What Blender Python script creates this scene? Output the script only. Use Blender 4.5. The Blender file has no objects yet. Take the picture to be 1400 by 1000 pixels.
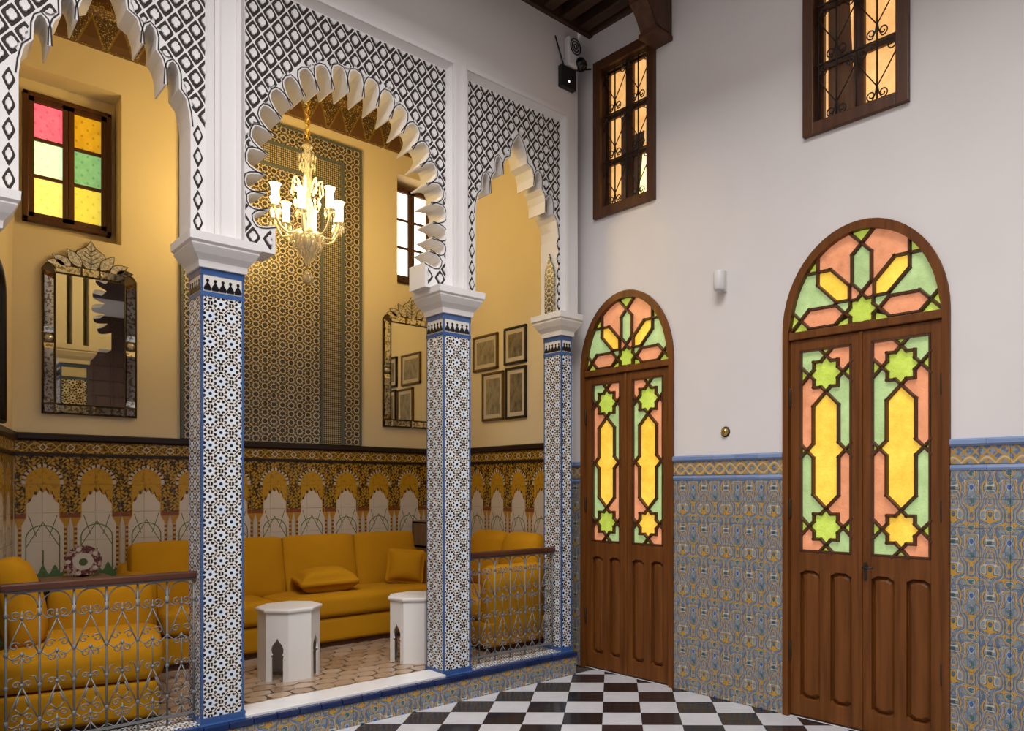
import bpy, bmesh, math, random
from mathutils import Vector, Matrix
from mathutils.geometry import tessellate_polygon
random.seed(7)
PI = math.pi
sc = bpy.context.scene
COL = sc.collection

# ------------------------------------------------------------------ camera, world, lights, exposure
cam = bpy.data.cameras.new('camera'); cam_o = bpy.data.objects.new('camera', cam); COL.objects.link(cam_o)
cam.sensor_width = 36; cam.lens = 36 * 1020 / 1400
cam.shift_x = -(826 - 700) / 1400; cam.shift_y = (667 - 500) / 1400
cam.clip_start = .02
cam_o.location = (0, 0, 1.45); cam_o.rotation_euler = (PI / 2, 0, -math.radians(44.33))
sc.camera = cam_o
sc.view_settings.view_transform = 'Standard'; sc.view_settings.look = 'None'
sc.view_settings.exposure = 0; sc.view_settings.gamma = 1
w = bpy.data.worlds.new('sky'); sc.world = w; w.use_nodes = True
w.node_tree.nodes['Background'].inputs[0].default_value = (.80, .86, 1, 1)
w.node_tree.nodes['Background'].inputs[1].default_value = .05

def area_light(name, loc, rot, sx, sy, power, col):
    l = bpy.data.lights.new(name, 'AREA'); l.shape = 'RECTANGLE'; l.size = sx; l.size_y = sy; l.energy = power; l.color = col
    o = bpy.data.objects.new(name, l); COL.objects.link(o); o.location = loc; o.rotation_euler = rot
    return o
# daylight falling through the glazed roof of the courtyard
area_light('courtyard_skylight_offscreen', (-.1, -.1, 8.9), (0, 0, 0), 5.0, 5.0, 1100, (1, .972, .962))

# ------------------------------------------------------------------ shader expressions
class X:
    nt = None
    def __init__(s, v): s.v = v
    def __add__(a, b): return m('ADD', a, b)
    __radd__ = __add__
    def __sub__(a, b): return m('SUBTRACT', a, b)
    def __rsub__(a, b): return m('SUBTRACT', b, a)
    def __mul__(a, b): return m('MULTIPLY', a, b)
    __rmul__ = __mul__
    def __truediv__(a, b): return m('DIVIDE', a, b)
    def __lt__(a, b): return m('LESS_THAN', a, b)
    def __gt__(a, b): return m('GREATER_THAN', a, b)
    def __neg__(a): return m('MULTIPLY', a, -1.0)
def m(op, *args):
    n = X.nt.nodes.new('ShaderNodeMath'); n.operation = op
    for i, a in enumerate(args):
        if isinstance(a, X): X.nt.links.new(a.v, n.inputs[i])
        else: n.inputs[i].default_value = float(a)
    return X(n.outputs[0])
cos = lambda a: m('COSINE', a)
sin = lambda a: m('SINE', a)
fab = lambda a: m('ABSOLUTE', a)
sqrt = lambda a: m('SQRT', a)
fract = lambda a: m('FRACT', a)
fmin = lambda a, b: m('MINIMUM', a, b)
fmax = lambda a, b: m('MAXIMUM', a, b)
atan2 = lambda a, b: m('ARCTAN2', a, b)
def mixf(f, a, b): return a + (b - a) * f            # b where f = 1
def band(v, lo, hi): return (v > lo) * (v < hi)
def mixc(f, a, b):
    n = X.nt.nodes.new('ShaderNodeMix'); n.data_type = 'RGBA'
    if isinstance(f, X): X.nt.links.new(f.v, n.inputs[0])
    else: n.inputs[0].default_value = f
    for i, c in ((6, a), (7, b)):
        if isinstance(c, tuple): n.inputs[i].default_value = (*c, 1)
        else: X.nt.links.new(c, n.inputs[i])
    return n.outputs[2]
def noise(scale, detail=3, rough=.55, obj=False, stretch=None):
    tc = X.nt.nodes.new('ShaderNodeTexCoord'); n = X.nt.nodes.new('ShaderNodeTexNoise')
    n.inputs['Scale'].default_value = scale; n.inputs['Detail'].default_value = detail; n.inputs['Roughness'].default_value = rough
    src = tc.outputs['Object']
    if not obj:
        g = X.nt.nodes.new('ShaderNodeNewGeometry'); src = g.outputs['Position']
    if stretch:
        mp = X.nt.nodes.new('ShaderNodeMapping'); mp.inputs['Scale'].default_value = stretch
        X.nt.links.new(src, mp.inputs[0]); src = mp.outputs[0]
    X.nt.links.new(src, n.inputs['Vector'])
    return X(n.outputs['Fac'])
def world_uv():
    """horizontal and vertical metres on an upright face, from the position on the building"""
    g = X.nt.nodes.new('ShaderNodeNewGeometry')
    a = X.nt.nodes.new('ShaderNodeSeparateXYZ'); X.nt.links.new(g.outputs['Position'], a.inputs[0])
    b = X.nt.nodes.new('ShaderNodeSeparateXYZ'); X.nt.links.new(g.outputs['True Normal'], b.inputs[0])
    fx = fab(X(b.outputs[0])) > .7
    u = mixf(fx, X(a.outputs[0]), X(a.outputs[1]))
    fz = fab(X(b.outputs[2])) > .7
    return u, mixf(fz, X(a.outputs[2]), X(a.outputs[1]))
MATS = {}
def mat(name, color=(.5, .5, .5), rough=.5, metal=0, fn=None, emit=0, emit_col=None, bump=None, spec=.5, trans=0, ior=1.45, coat=0, sub=0):
    ma = bpy.data.materials.new(name); ma.use_nodes = True; nt = ma.node_tree; X.nt = nt
    b = nt.nodes['Principled BSDF']
    b.inputs['Base Color'].default_value = (*color, 1); b.inputs['Roughness'].default_value = rough; b.inputs['Metallic'].default_value = metal
    b.inputs['Specular IOR Level'].default_value = spec; b.inputs['IOR'].default_value = ior
    b.inputs['Transmission Weight'].default_value = trans; b.inputs['Coat Weight'].default_value = coat
    if emit: b.inputs['Emission Color'].default_value = (*(emit_col or color), 1); b.inputs['Emission Strength'].default_value = emit
    if fn:
        c = fn()
        if isinstance(c, tuple): c, h = c
        else: h = None
        nt.links.new(c, b.inputs['Base Color'])
        if emit: nt.links.new(c, b.inputs['Emission Color'])
        if h is not None:
            bn = nt.nodes.new('ShaderNodeBump'); bn.inputs['Strength'].default_value = bump or .3; bn.inputs['Distance'].default_value = .01
            nt.links.new(h.v, bn.inputs['Height']); nt.links.new(bn.outputs[0], b.inputs['Normal'])
    MATS[name] = ma
    return ma

def f_plaster(c1, c2):
    def f():
        n = noise(1.4, 4); k = noise(90, 2)
        return mixc(m('MULTIPLY_ADD', n, 1.6, -.3), c1, c2), k
    return f
def f_wood(c1, c2, sx=1, sy=1, sz=.06, sc_=26):
    def f():
        n = noise(sc_, 6, .6, True, (sx, sy, sz))
        return mixc(m('MULTIPLY_ADD', n, 2.4, -.7), c1, c2), n
    return f
def rosette(u, v, Px, Pv):
    """nearest centre of a centred lattice: radius and angle round it"""
    def cell(a, P, o): return (fract(a / P + o) - .5) * P
    x0, y0 = cell(u, Px, .5), cell(v, Pv, .5); x1, y1 = cell(u, Px, 0.), cell(v, Pv, 0.)
    r0 = sqrt(x0 * x0 + y0 * y0); r1 = sqrt(x1 * x1 + y1 * y1)
    s = r1 < r0
    return mixf(s, r0, r1), atan2(mixf(s, y0, y1), mixf(s, x0, x1))
def f_zellij_column():
    u, v = world_uv(); r, a = rosette(u, v, .108, .140)
    c8 = cos(a * 8); c16 = cos(a * 16); n = noise(60, 1)
    star = (r - c8 * .007) < .023
    dark = band(r - c8 * .003, .0265, .0395) * (c8 < .40)
    dark = fmax(dark, band(r + c8 * .002, .0425, .0540) * (c8 > -.30))
    dark = fmax(dark, ((r - c8 * .003) > .0585) * (c16 > -.5))
    eye = r < .0088
    c = mixc(noise(14, 1) * 1.6 - .3, (.52, .65, .82), (.74, .77, .80))
    c = mixc(1 - star, c, (.68, .66, .62))
    piece = mixc(n > .60, (.007, .007, .010), (.085, .034, .020))
    c = mixc(dark, c, piece)
    return mixc(eye, c, (.010, .010, .016))
def f_zellij_gold():
    u, v = world_uv(); r, a = rosette(u, v, .15, .15)
    c8 = cos(a * 8)
    line = fmax(band(r - c8 * .004, .020, .030), band(r + c8 * .004, .050, .058))
    line = fmax(line, band(fab(c8), .0, .16) * band(r, .03, .075))
    eye = r < .010
    c = mixc(noise(30, 1) > .52, (.025, .02, .014), (.06, .05, .045))
    c = mixc(line, c, (.50, .43, .30))
    return mixc(eye, c, (.03, .04, .06))
def f_zellij_fine():
    u, v = world_uv()
    q = sin((u + v) * 170) * sin((u - v) * 170)
    return mixc(q > .12, (.05, .045, .035), (.42, .36, .24))
def f_azulejo():
    u, v = world_uv()
    U = u * (2 * PI / .185); V = v * (2 * PI / .29)
    f = cos(U) + cos(V + cos(U) * 1.1) * .75 + cos(U * 2) * cos(V * 2) * .55 + sin(V * 3) * cos(U) * .3
    g = cos(U * 3) * cos(V * 2) + cos(U * 2 + PI) * cos(V * 4) * .8 + cos(V) * cos(U) * .6
    c = mixc(noise(18, 2), (.06, .12, .24), (.14, .20, .27))
    c = mixc(g > .55, c, (.20, .25, .28))
    c = mixc(g < -1.0, c, (.06, .14, .13))
    c = mixc(fab(sin(f * 3.2)) < .42, c, (.05, .07, .09)); c = mixc(fab(sin(f * 3.2)) < .29, c, (.50, .28, .045))
    c = mixc(fab(sin(f * 3.2 + .75)) < .15, c, (.50, .47, .40))
    c = mixc(fab(g) < .10, c, (.42, .27, .08))
    k = sin(U * 5 + cos(V * 3)) * cos(V * 6) + sin(f * 5)
    c = mixc(fab(k) < .13, c, (.36, .31, .22))
    return mixc(f > 1.75, c, (.05, .12, .33))
def f_azulejo_frieze():
    u, v = world_uv()
    U = u * (2 * PI / .17); W = (v - 1.58) / .05
    z1 = W - sin(U) * .65; z2 = W + sin(U) * .65
    c = mixc(noise(40, 2) > .5, (.10, .15, .24), (.24, .26, .28))
    c = mixc(fab(sin(U * 3) + cos(W * 5)) < .5, c, (.42, .24, .05))
    c = mixc(fmax(fab(z1) < .2, fab(z2) < .2), c, (.50, .30, .05))
    return mixc(fmax(fab(z1) < .06, fab(z2) < .06), c, (.50, .48, .42))
PITCH = .325
def f_mural():
    """painted tile arcade: cream arches with reed stems, ochre arch heads, dark scrolled spandrels"""
    u, v = world_uv()
    x = (fract((u - .86) / PITCH + .5) - .5) * PITCH; ax = fab(x)
    n = noise(95, 2); n2 = noise(50, 1)
    gold, dk = (.40, .225, .018), (.020, .016, .009)
    s_ = sin(u * 140 + sin(v * 90) * 1.6) * sin(v * 120 + sin(u * 80) * 1.6)
    c = mixc(fmax(n * .35 + s_ * .5 > .20, band(n2, .47, .5)), dk, gold)
    c = mixc(n > .66, c, (.26, .055, .015))
    c = mixc(v < 1.262, c, (.20, .055, .02)); c = mixc(v < 1.23, c, (.40, .20, .02))
    shaft = mixc(fract(v / .035) < .5, (.15, .05, .02), (.48, .30, .10))
    c = mixc((v < 1.165) * band(ax, .112, .14), c, shaft)
    # ochre arch head with black and white voussoirs
    dz = v - 1.50; rr = sqrt(x * x + dz * dz)
    head = ((ax / .100) + fmax(v - 1.42, 0) * 0 + fmax(dz, -.2) * (fmax(dz, 0) * 60 + .5)) < 1.0
    arc = sqrt(x * x * 1.0 + fmax(v - 1.49, 0) * fmax(v - 1.49, 0) * .95)
    arc = arc + fmax(.05 - ax, 0) * fmax(v - 1.49, 0) * 1.6 * -1 + fmax(v - 1.56, 0) * ax * 3
    head = (arc < .100) * (v > 1.22); ring = (arc < .122) * (v > 1.47)
    ang = atan2(fmax(v - 1.49, 0), x)
    c = mixc(ring, c, mixc(fract(ang * 3.6) < .62, (.04, .026, .014), (.50, .42, .30)))
    c = mixc(head, c, (.46, .25, .014))
    c = mixc(head * (noise(36, 2) > .60), c, (.34, .16, .012))
    # cream opening with toothed top
    teeth = fab(sin(x * (PI / .036) + PI / 2)) * .022 - .012
    top = 1.425 - ax * ax * 12 - teeth
    wide = mixf(v < 1.235, .094, fmin(.122, .094 + (1.235 - v) * .5))
    inner = (ax < wide) * (v < top); halo = (ax < wide) * (v < top + .024) * (fract(x / .034) > .5) * (v > 1.30)
    c = mixc(halo, c, (.06, .03, .012))
    cream = (.58, .51, .42)
    c = mixc(inner, c, cream)
    # reed stems
    d1 = fab(sqrt(x * x + (v - 1.08) * (v - 1.08)) - .098) * 1.0
    st = (d1 < .0038) * (v > 1.06)
    d2 = fab(ax - (1.20 - v) * .55 - .0) ; st = fmax(st, (d2 < .0034) * band(v, 1.02, 1.25) * (ax < .1))
    d3 = fab(ax - .038 - (v - 1.10) * .30); st = fmax(st, (d3 < .003) * band(v, 1.10, 1.25))
    st = fmax(st, (fab(ax - .098) < .0034) * (v < 1.08)); st = fmax(st, (ax < .005) * (v < 1.0))
    leaf = (v < .86 + cos(x * 90) * .03)
    c = mixc(inner * st, c, (.09, .14, .04)); c = mixc(inner * leaf, c, (.09, .17, .07))
    # narrow lancets between the arches
    bx = .1625 - ax
    lanc = bx < fmin(.017, fmax(1.235 - v, 0) * .22)
    return mixc(lanc, c, (.48, .43, .36))
def f_mural_frieze():
    u, v = world_uv(); x = (fract((u - .86) / (PITCH / 2) + .5) - .5) * PITCH / 2; y = v - 1.74
    n = noise(80, 2)
    c = mixc(n > .52, (.085, .046, .012), (.38, .21, .02))
    d = fab(x) + fab(y)
    c = mixc(band(d, .020, .030), c, (.55, .46, .32))
    e = fab(fab(sin(x * 2 * PI / (PITCH / 2))) * .03 - fab(y)); c = mixc((e < .004) * (d > .034), c, (.5, .34, .06))
    return mixc(fab(y) > .044, c, (.26, .15, .015))
def f_cornice():
    u, v = world_uv(); x = fab(fract(u / .19) - .5) * 2; y = (v - 4.70) / .3
    c = mixc(noise(60, 2) > .55, (.07, .03, .008), (.02, .02, .012))
    c = mixc((y > x * .75) * (y < .85), (.09, .038, .008), c)
    c = mixc(fab(y - x * .75) < .06, c, (.17, .10, .018))
    c = mixc(band(y, .84, .92), c, (.36, .2, .03))
    return mixc((noise(120, 1) > .62) * (y > x * .75), c, (.45, .38, .12))
def f_marble(c1, c2):
    def f():
        n = noise(7, 5, .6); k = noise(2.2, 3)
        return mixc(m('MULTIPLY_ADD', n, 1.8, -.5) * k * 1.6, c1, c2)
    return f
def f_fabric(c1, c2):
    def f():
        return mixc(noise(5, 3), c1, c2), noise(420, 1)
    return f
def f_rand(c1, c2):
    def f():
        oi = X.nt.nodes.new('ShaderNodeObjectInfo')
        return mixc(X(oi.outputs['Random']) * .7 + noise(9, 4) * .5 - .1, c1, c2), noise(40, 3)
    return f
def f_glass(col, var=.3):
    def f():
        n = noise(16, 4, .65); k = noise(4.5, 2)
        d = tuple(c * (1 - var) for c in col); l = tuple(min(1, c * (1 + var) + .05) for c in col)
        return mixc(m('MULTIPLY_ADD', n * .5 + k * .6, 1.9, -.55), d, l), noise(70, 3)
    return f
def f_curtain_glass(col, dark):
    def f():
        u, v = world_uv(); dots = (sin(u * 88) * sin(v * 62)) > .80
        c = mixc(m('MULTIPLY_ADD', noise(20, 3), .6, .45), dark, col)
        return mixc(dots * .45, c, dark)
    return f
def f_print(c1, c2):
    def f():
        return mixc(m('MULTIPLY_ADD', noise(18, 5, .7, True, (1, 1, .6)), 2.6, -.8), c1, c2)
    return f

mat('plaster_white', fn=f_plaster((.70, .665, .655), (.76, .73, .72)), rough=.85, bump=.03)
mat('plaster_carved', fn=f_plaster((.70, .68, .67), (.75, .735, .73)), rough=.8, bump=.03)
mat('plaster_cream', fn=f_plaster((.67, .575, .385), (.72, .625, .43)), rough=.85, bump=.03)
mat('umber_paint', (.028, .020, .016), .8)
mat('zellij_column', fn=f_zellij_column, rough=.22)
mat('zellij_gold', fn=f_zellij_gold, rough=.3)
mat('zellij_fine', fn=f_zellij_fine, rough=.3)
mat('azulejo', fn=f_azulejo, rough=.25)
mat('azulejo_frieze', fn=f_azulejo_frieze, rough=.25)
mat('mural', fn=f_mural, rough=.25)
mat('mural_frieze', fn=f_mural_frieze, rough=.25)
mat('painted_cornice', fn=f_cornice, rough=.45)
mat('grout', (.055, .042, .03), .8)
mat('blue_glaze', fn=f_rand((.03, .075, .22), (.06, .13, .32)), rough=.18, bump=.05)
mat('navy_glaze', fn=f_rand((.006, .015, .066), (.013, .030, .105)), rough=.15, bump=.05)
mat('pale_blue_glaze', fn=f_rand((.16, .24, .43), (.25, .33, .52)), rough=.2, bump=.05)
mat('grey_blue_band', (.085, .105, .11), .4)
mat('white_glaze', (.66, .64, .60), .25)
mat('black_glaze', (.006, .006, .009), .25)
mat('marble_white', fn=f_marble((.60, .60, .63), (.46, .46, .50)), rough=.12)
mat('marble_black', fn=f_rand((.013, .012, .014), (.035, .026, .027)), rough=.14, bump=.02)
mat('threshold_marble', fn=f_marble((.78, .78, .78), (.66, .66, .67)), rough=.2)
mat('paver', fn=f_rand((.27, .17, .10), (.50, .37, .26)), rough=.14, bump=.25)
mat('dark_trim', (.018, .008, .006), .35)
mat('door_wood', fn=f_wood((.100, .031, .006), (.195, .067, .013)), rough=.45, bump=.08, spec=.3)
mat('frame_wood', fn=f_wood((.055, .019, .007), (.105, .038, .012)), rough=.4, bump=.08)
mat('beam_wood', fn=f_wood((.030, .012, .006), (.075, .032, .014), 1, .06, 1), rough=.6, bump=.1)
mat('bracket_wood', fn=f_wood((.055, .020, .009), (.11, .045, .018), 1, 1, .2), rough=.5, bump=.1)
mat('rail_wood', fn=f_wood((.045, .014, .007), (.085, .028, .013), .06, 1, 1), rough=.3, bump=.05)
mat('grey_iron', (.17, .175, .18), .5, .2)
mat('black_iron', (.035, .028, .022), .5, .4)
mat('mustard', fn=f_fabric((.41, .185, .003), (.49, .23, .006)), rough=.9, bump=.08, spec=.2)
mat('table_white', (.74, .72, .70), .35)
mat('mirror_glass', (.86, .87, .86), .015, 1)
mat('mirror_edge', fn=lambda: mixc(noise(42, 3, .6, True) > .47, (.30, .26, .19), (.82, .80, .74)), rough=.12, metal=1)
mat('mirror_etched', fn=lambda: mixc(noise(60, 3, .6, True) > .5, (.42, .41, .38), (.72, .70, .66)), rough=.3, metal=.9)
mat('gilt_line', (.09, .065, .03), .4, .6)
mat('brass', (.62, .42, .12), .25, 1)
mat('chain_gold', (.62, .40, .08), .35, .8)
mat('crystal', (.95, .93, .88), .03, 0, trans=.85, ior=1.5)
mat('crystal_frost', (.85, .80, .68), .25, 0, trans=.35, ior=1.45)
mat('lamp_shade', (1, .82, .5), .4, emit=7.0, emit_col=(1, .70, .30))
mat('bulb', (1, .9, .7), .4, emit=22, emit_col=(1, .80, .45))
mat('white_plastic', (.70, .69, .68), .4)
mat('black_plastic', (.010, .010, .011), .35)
mat('lens_black', (.004, .004, .005), .08)
mat('led', (.7, .9, 1), .4, emit=3)
mat('frame_black', (.014, .010, .006), .4)
mat('frame_gold', (.13, .075, .02), .4, .4)
mat('mount_board', (.52, .46, .36), .8)
mat('print_town', fn=f_print((.10, .085, .055), (.36, .31, .21)), rough=.5)
mat('print_gate', fn=f_print((.03, .025, .015), (.27, .22, .13)), rough=.5)
mat('plate_rim', fn=lambda: mixc(noise(38, 3, .6, True) > .52, (.12, .035, .035), (.40, .30, .26)), rough=.2)
mat('plate_cream', (.52, .47, .40), .2)
mat('plate_green', (.06, .10, .04), .3)
mat('cabinet_wood', fn=f_wood((.16, .085, .035), (.24, .13, .06)), rough=.45, bump=.05)
for nm, c, e in (('glass_salmon', (.66, .25, .11), .60), ('glass_amber', (.89, .50, .035), .76), ('glass_lime', (.44, .56, .055), .62), ('glass_green', (.36, .50, .20), .60)):
    mat(nm, fn=f_glass(c, .22), rough=.25, emit=e * .85, bump=.4)
mat('window_amber', fn=f_glass((.82, .40, .12), .25), rough=.25, emit=1.0)
mat('window_bright', fn=f_glass((1, .82, .35), .1), rough=.25, emit=1.6)
mat('window_glow', (1, .95, .86), .3, emit=3.2, emit_col=(1, .93, .80))
mat('window_glow_pink', (1, .8, .84), .3, emit=2.2, emit_col=(1, .80, .80))
mat('curtain_brown', fn=f_fabric((.13, .065, .035), (.24, .12, .06)), rough=.9)
for nm, c, d in (('pane_pink', (.95, .16, .22), (.30, .02, .04)), ('pane_amber', (.62, .32, .01), (.16, .055, .003)), ('pane_mint', (.78, 1, .62), (.32, .62, .30)),
                 ('pane_green', (.22, .46, .17), (.05, .15, .05)), ('pane_yellow', (1, .86, .22), (.72, .42, .03)), ('pane_olive', (.80, .66, .07), (.35, .24, .02))):
    mat(nm, fn=f_curtain_glass(c, d), rough=.3, emit=1.0)

# ------------------------------------------------------------------ mesh building
class MB:
    def __init__(s): s.v = []; s.f = []; s.mi = []; s.sm = []; s.mats = []
    def mid(s, name):
        if name not in s.mats: s.mats.append(name)
        return s.mats.index(name)
    def add(s, vs, fs, ma, smooth=False):
        o = len(s.v); k = s.mid(ma); s.v += [tuple(p) for p in vs]
        for f in fs: s.f.append([i + o for i in f]); s.mi.append(k); s.sm.append(smooth)
        return s
    def box(s, x0, x1, y0, y1, z0, z1, ma):
        vs = [(x, y, z) for z in (z0, z1) for x, y in ((x0, y0), (x1, y0), (x1, y1), (x0, y1))]
        return s.add(vs, [(3, 2, 1, 0), (4, 5, 6, 7), (0, 1, 5, 4), (1, 2, 6, 5), (2, 3, 7, 6), (3, 0, 4, 7)], ma)
    def bevbox(s, x0, x1, y0, y1, z0, z1, b, ma):
        bm = bmesh.new(); bmesh.ops.create_cube(bm, size=1)
        for v in bm.verts: v.co = Vector((x0 + (v.co.x + .5) * (x1 - x0), y0 + (v.co.y + .5) * (y1 - y0), z0 + (v.co.z + .5) * (z1 - z0)))
        bmesh.ops.bevel(bm, geom=bm.edges[:], offset=b, segments=2, affect='EDGES', profile=.5)
        bm.verts.index_update()
        s.add([v.co[:] for v in bm.verts], [[v.index for v in f.verts] for f in bm.faces], ma); bm.free(); return s
    def prism(s, poly, y0, y1, ma, axis='y', side=None):
        """extrude a 2-D outline; axis 'y': poly in x,z; 'x': poly in y,z; 'z': poly in x,y"""
        a = sum(poly[i][0] * poly[(i + 1) % len(poly)][1] - poly[(i + 1) % len(poly)][0] * poly[i][1] for i in range(len(poly)))
        if a < 0: poly = poly[::-1]
        if axis == 'y': P = lambda p, t: (p[0], t, p[1])
        elif axis == 'x': P = lambda p, t: (t, p[0], p[1])
        else: P = lambda p, t: (p[0], p[1], t)
        n = len(poly); vs = [P(p, y0) for p in poly] + [P(p, y1) for p in poly]
        tris = tessellate_polygon([[Vector((p[0], p[1], 0)) for p in poly]])
        flip = (axis == 'y')
        fs0, fs1 = [], []
        for t in tris:
            t = list(t); q = [poly[i] for i in t]
            ar = (q[1][0] - q[0][0]) * (q[2][1] - q[0][1]) - (q[2][0] - q[0][0]) * (q[1][1] - q[0][1])
            if ar < 0: t = t[::-1]
            fs0.append(t[::-1] if not flip else t); fs1.append([i + n for i in (t if not flip else t[::-1])])
        s.add(vs, fs0 + fs1, ma)
        o = len(s.v) - 2 * n; k = s.mid(side or ma)
        for i in range(n):
            j = (i + 1) % n; q = [o + i, o + j, o + n + j, o + n + i]
            s.f.append(q if not flip else q[::-1]); s.mi.append(k); s.sm.append(False)
        return s
    def sheet(s, outer, holes, y, depth, ma, side=None):
        """upright wall face in the x,z plane at y with holes; reveals run to y + depth"""
        loops = [outer] + holes; flat = [p for l in loops for p in l]
        tris = tessellate_polygon([[Vector((p[0], p[1], 0)) for p in l] for l in loops])
        fs = []
        for t in tris:
            q = [flat[i] for i in t]
            ar = (q[1][0] - q[0][0]) * (q[2][1] - q[0][1]) - (q[2][0] - q[0][0]) * (q[1][1] - q[0][1])
            fs.append(list(t) if ar > 0 else list(t)[::-1])
        s.add([(p[0], y, p[1]) for p in flat], fs, ma)
        for l in holes:
            n = len(l)
            s.add([(p[0], y, p[1]) for p in l] + [(p[0], y + depth, p[1]) for p in l], [[i, (i + 1) % n, n + (i + 1) % n, n + i] for i in range(n)], side or ma)
        return s
    def tube(s, pts, r, ma, n=6, closed=False, rad=None):
        pts = [Vector(p) for p in pts]; N = len(pts)
        if N < 2: return s
        o = len(s.v); vs = []; up = None
        for i, p in enumerate(pts):
            if closed: t = pts[(i + 1) % N] - pts[i - 1]
            else: t = pts[min(i + 1, N - 1)] - pts[max(i - 1, 0)]
            t = t.normalized() if t.length > 1e-9 else Vector((0, 0, 1))
            if up is None: up = Vector((0, 0, 1)) if abs(t.z) < .9 else Vector((0, 1, 0))
            a = t.cross(up)
            if a.length < 1e-6: a = t.cross(Vector((1, 0, 0)))
            a.normalize(); b = a.cross(t).normalized(); up = b
            rr = rad[i] if rad else r
            for k in range(n): vs.append(p + (a * math.cos(2 * PI * k / n) + b * math.sin(2 * PI * k / n)) * rr)
        fs = []
        for i in range(N if closed else N - 1):
            j = (i + 1) % N
            for k in range(n): fs.append((i * n + k, i * n + (k + 1) % n, j * n + (k + 1) % n, j * n + k))
        if not closed: fs += [list(range(n))[::-1], [(N - 1) * n + k for k in range(n)]]
        return s.add(vs, fs, ma, True)
    def lathe(s, prof, cx, cy, ma, n=20, axis='z', squash=1, smooth=True):
        vs = []; fs = []
        for r, z in prof:
            for k in range(n):
                a = 2 * PI * k / n; x, y = r * math.cos(a), r * math.sin(a) * squash
                vs.append((cx + x, cy + y, z) if axis == 'z' else (cx + x, z, cy + y))
        for i in range(len(prof) - 1):
            for k in range(n):
                q = [i * n + k, i * n + (k + 1) % n, (i + 1) * n + (k + 1) % n, (i + 1) * n + k]
                fs.append(q if axis == 'z' else q[::-1])
        s.add(vs, fs, ma, smooth); e = len(prof) - 1
        return s.add(vs[:n] + vs[e * n:], [list(range(n))[::-1], [n + k for k in range(n)]] if axis == 'z' else [list(range(n)), [n + k for k in range(n)][::-1]], ma)
    def soft(s, c, size, r, ma, puff=0, n=8, rot=None, pinch=0):
        """upholstered block: rounded box of full size, faces puffed out by 'puff', corners optionally pinched"""
        bm = bmesh.new(); bmesh.ops.create_cube(bm, size=2); bmesh.ops.subdivide_edges(bm, edges=bm.edges[:], cuts=n, use_grid_fill=True)
        h = Vector(size) / 2; vs = []
        for v in bm.verts:
            q = v.co.copy(); p = Vector((q.x * h.x, q.y * h.y, q.z * h.z))
            i = Vector([max(-h[k] + r, min(h[k] - r, p[k])) for k in range(3)]); d = p - i
            if d.length > 1e-9: p = i + d.normalized() * min(r, d.length if d.length < r else r)
            bx, by, bz = 1 - q.x ** 2, 1 - q.y ** 2, 1 - q.z ** 2
            k = min(range(3), key=lambda t: h[t])
            bulge = [by * bz, bx * bz, bx * by]
            for t in range(3):
                wgt = 1 if t == k else .35
                p[t] += math.copysign(puff * wgt * bulge[t] * abs(q[t]), q[t])
            if pinch:
                o2 = [t for t in range(3) if t != k]
                e = abs(q[o2[0]]) * abs(q[o2[1]]); p[k] *= 1 - .6 * max(abs(q[o2[0]]), abs(q[o2[1]])) ** 4
                for t in o2: p[t] *= 1 - pinch * (1 - abs(q[o2[1] if t == o2[0] else o2[0]]) ** 2) * abs(q[t]) ** 3
            if rot: p = rot @ p
            vs.append(p + Vector(c))
        bm.verts.index_update()
        s.add(vs, [[v.index for v in f.verts] for f in bm.faces], ma, True); bm.free(); return s
    def mesh(s, name):
        me = bpy.data.meshes.new(name); me.from_pydata(s.v, [], s.f)
        for k in s.mats: me.materials.append(MATS[k])
        me.polygons.foreach_set('material_index', s.mi); me.polygons.foreach_set('use_smooth', s.sm); me.update()
        return me
    def build(s, name, parent=None, **k): return link(name, s.mesh(name), parent, **k)
def link(name, me, parent=None, loc=None, rotz=None, label=None, cat=None, group=None, kind=None):
    o = bpy.data.objects.new(name, me); COL.objects.link(o)
    if parent: o.parent = parent
    if loc: o.location = loc
    if rotz is not None: o.rotation_euler = (0, 0, rotz)
    if label: o['label'] = label
    if cat: o['category'] = cat
    if group: o['group'] = group
    if kind: o['kind'] = kind
    return o
def thing(name, label, cat, loc=(0, 0, 0), rotz=0, group=None, kind=None):
    return link(name, None, None, loc, rotz, label, cat, group, kind)
def spiral(cx, cz, r, a0, turns, n=14, shrink=.25, hand=1):
    return [(cx + (r * (1 - (1 - shrink) * i / n)) * math.cos(a0 + hand * 2 * PI * turns * i / n), cz + (r * (1 - (1 - shrink) * i / n)) * math.sin(a0 + hand * 2 * PI * turns * i / n)) for i in range(n + 1)]

# ------------------------------------------------------------------ shell
YA0, YA1, YB, ZC, ZF = 4.38, 4.62, 6.65, 5.07, .165
RW = math.atan2(-1, .03)                    # the right wall stands a little off square
RWO = (4.11, 4.40, 0)
def rwp(s, y=0, z=0):
    c, n = math.cos(RW), math.sin(RW)
    return (RWO[0] + c * s - n * y, RWO[1] + n * s + c * y, z)

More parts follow.
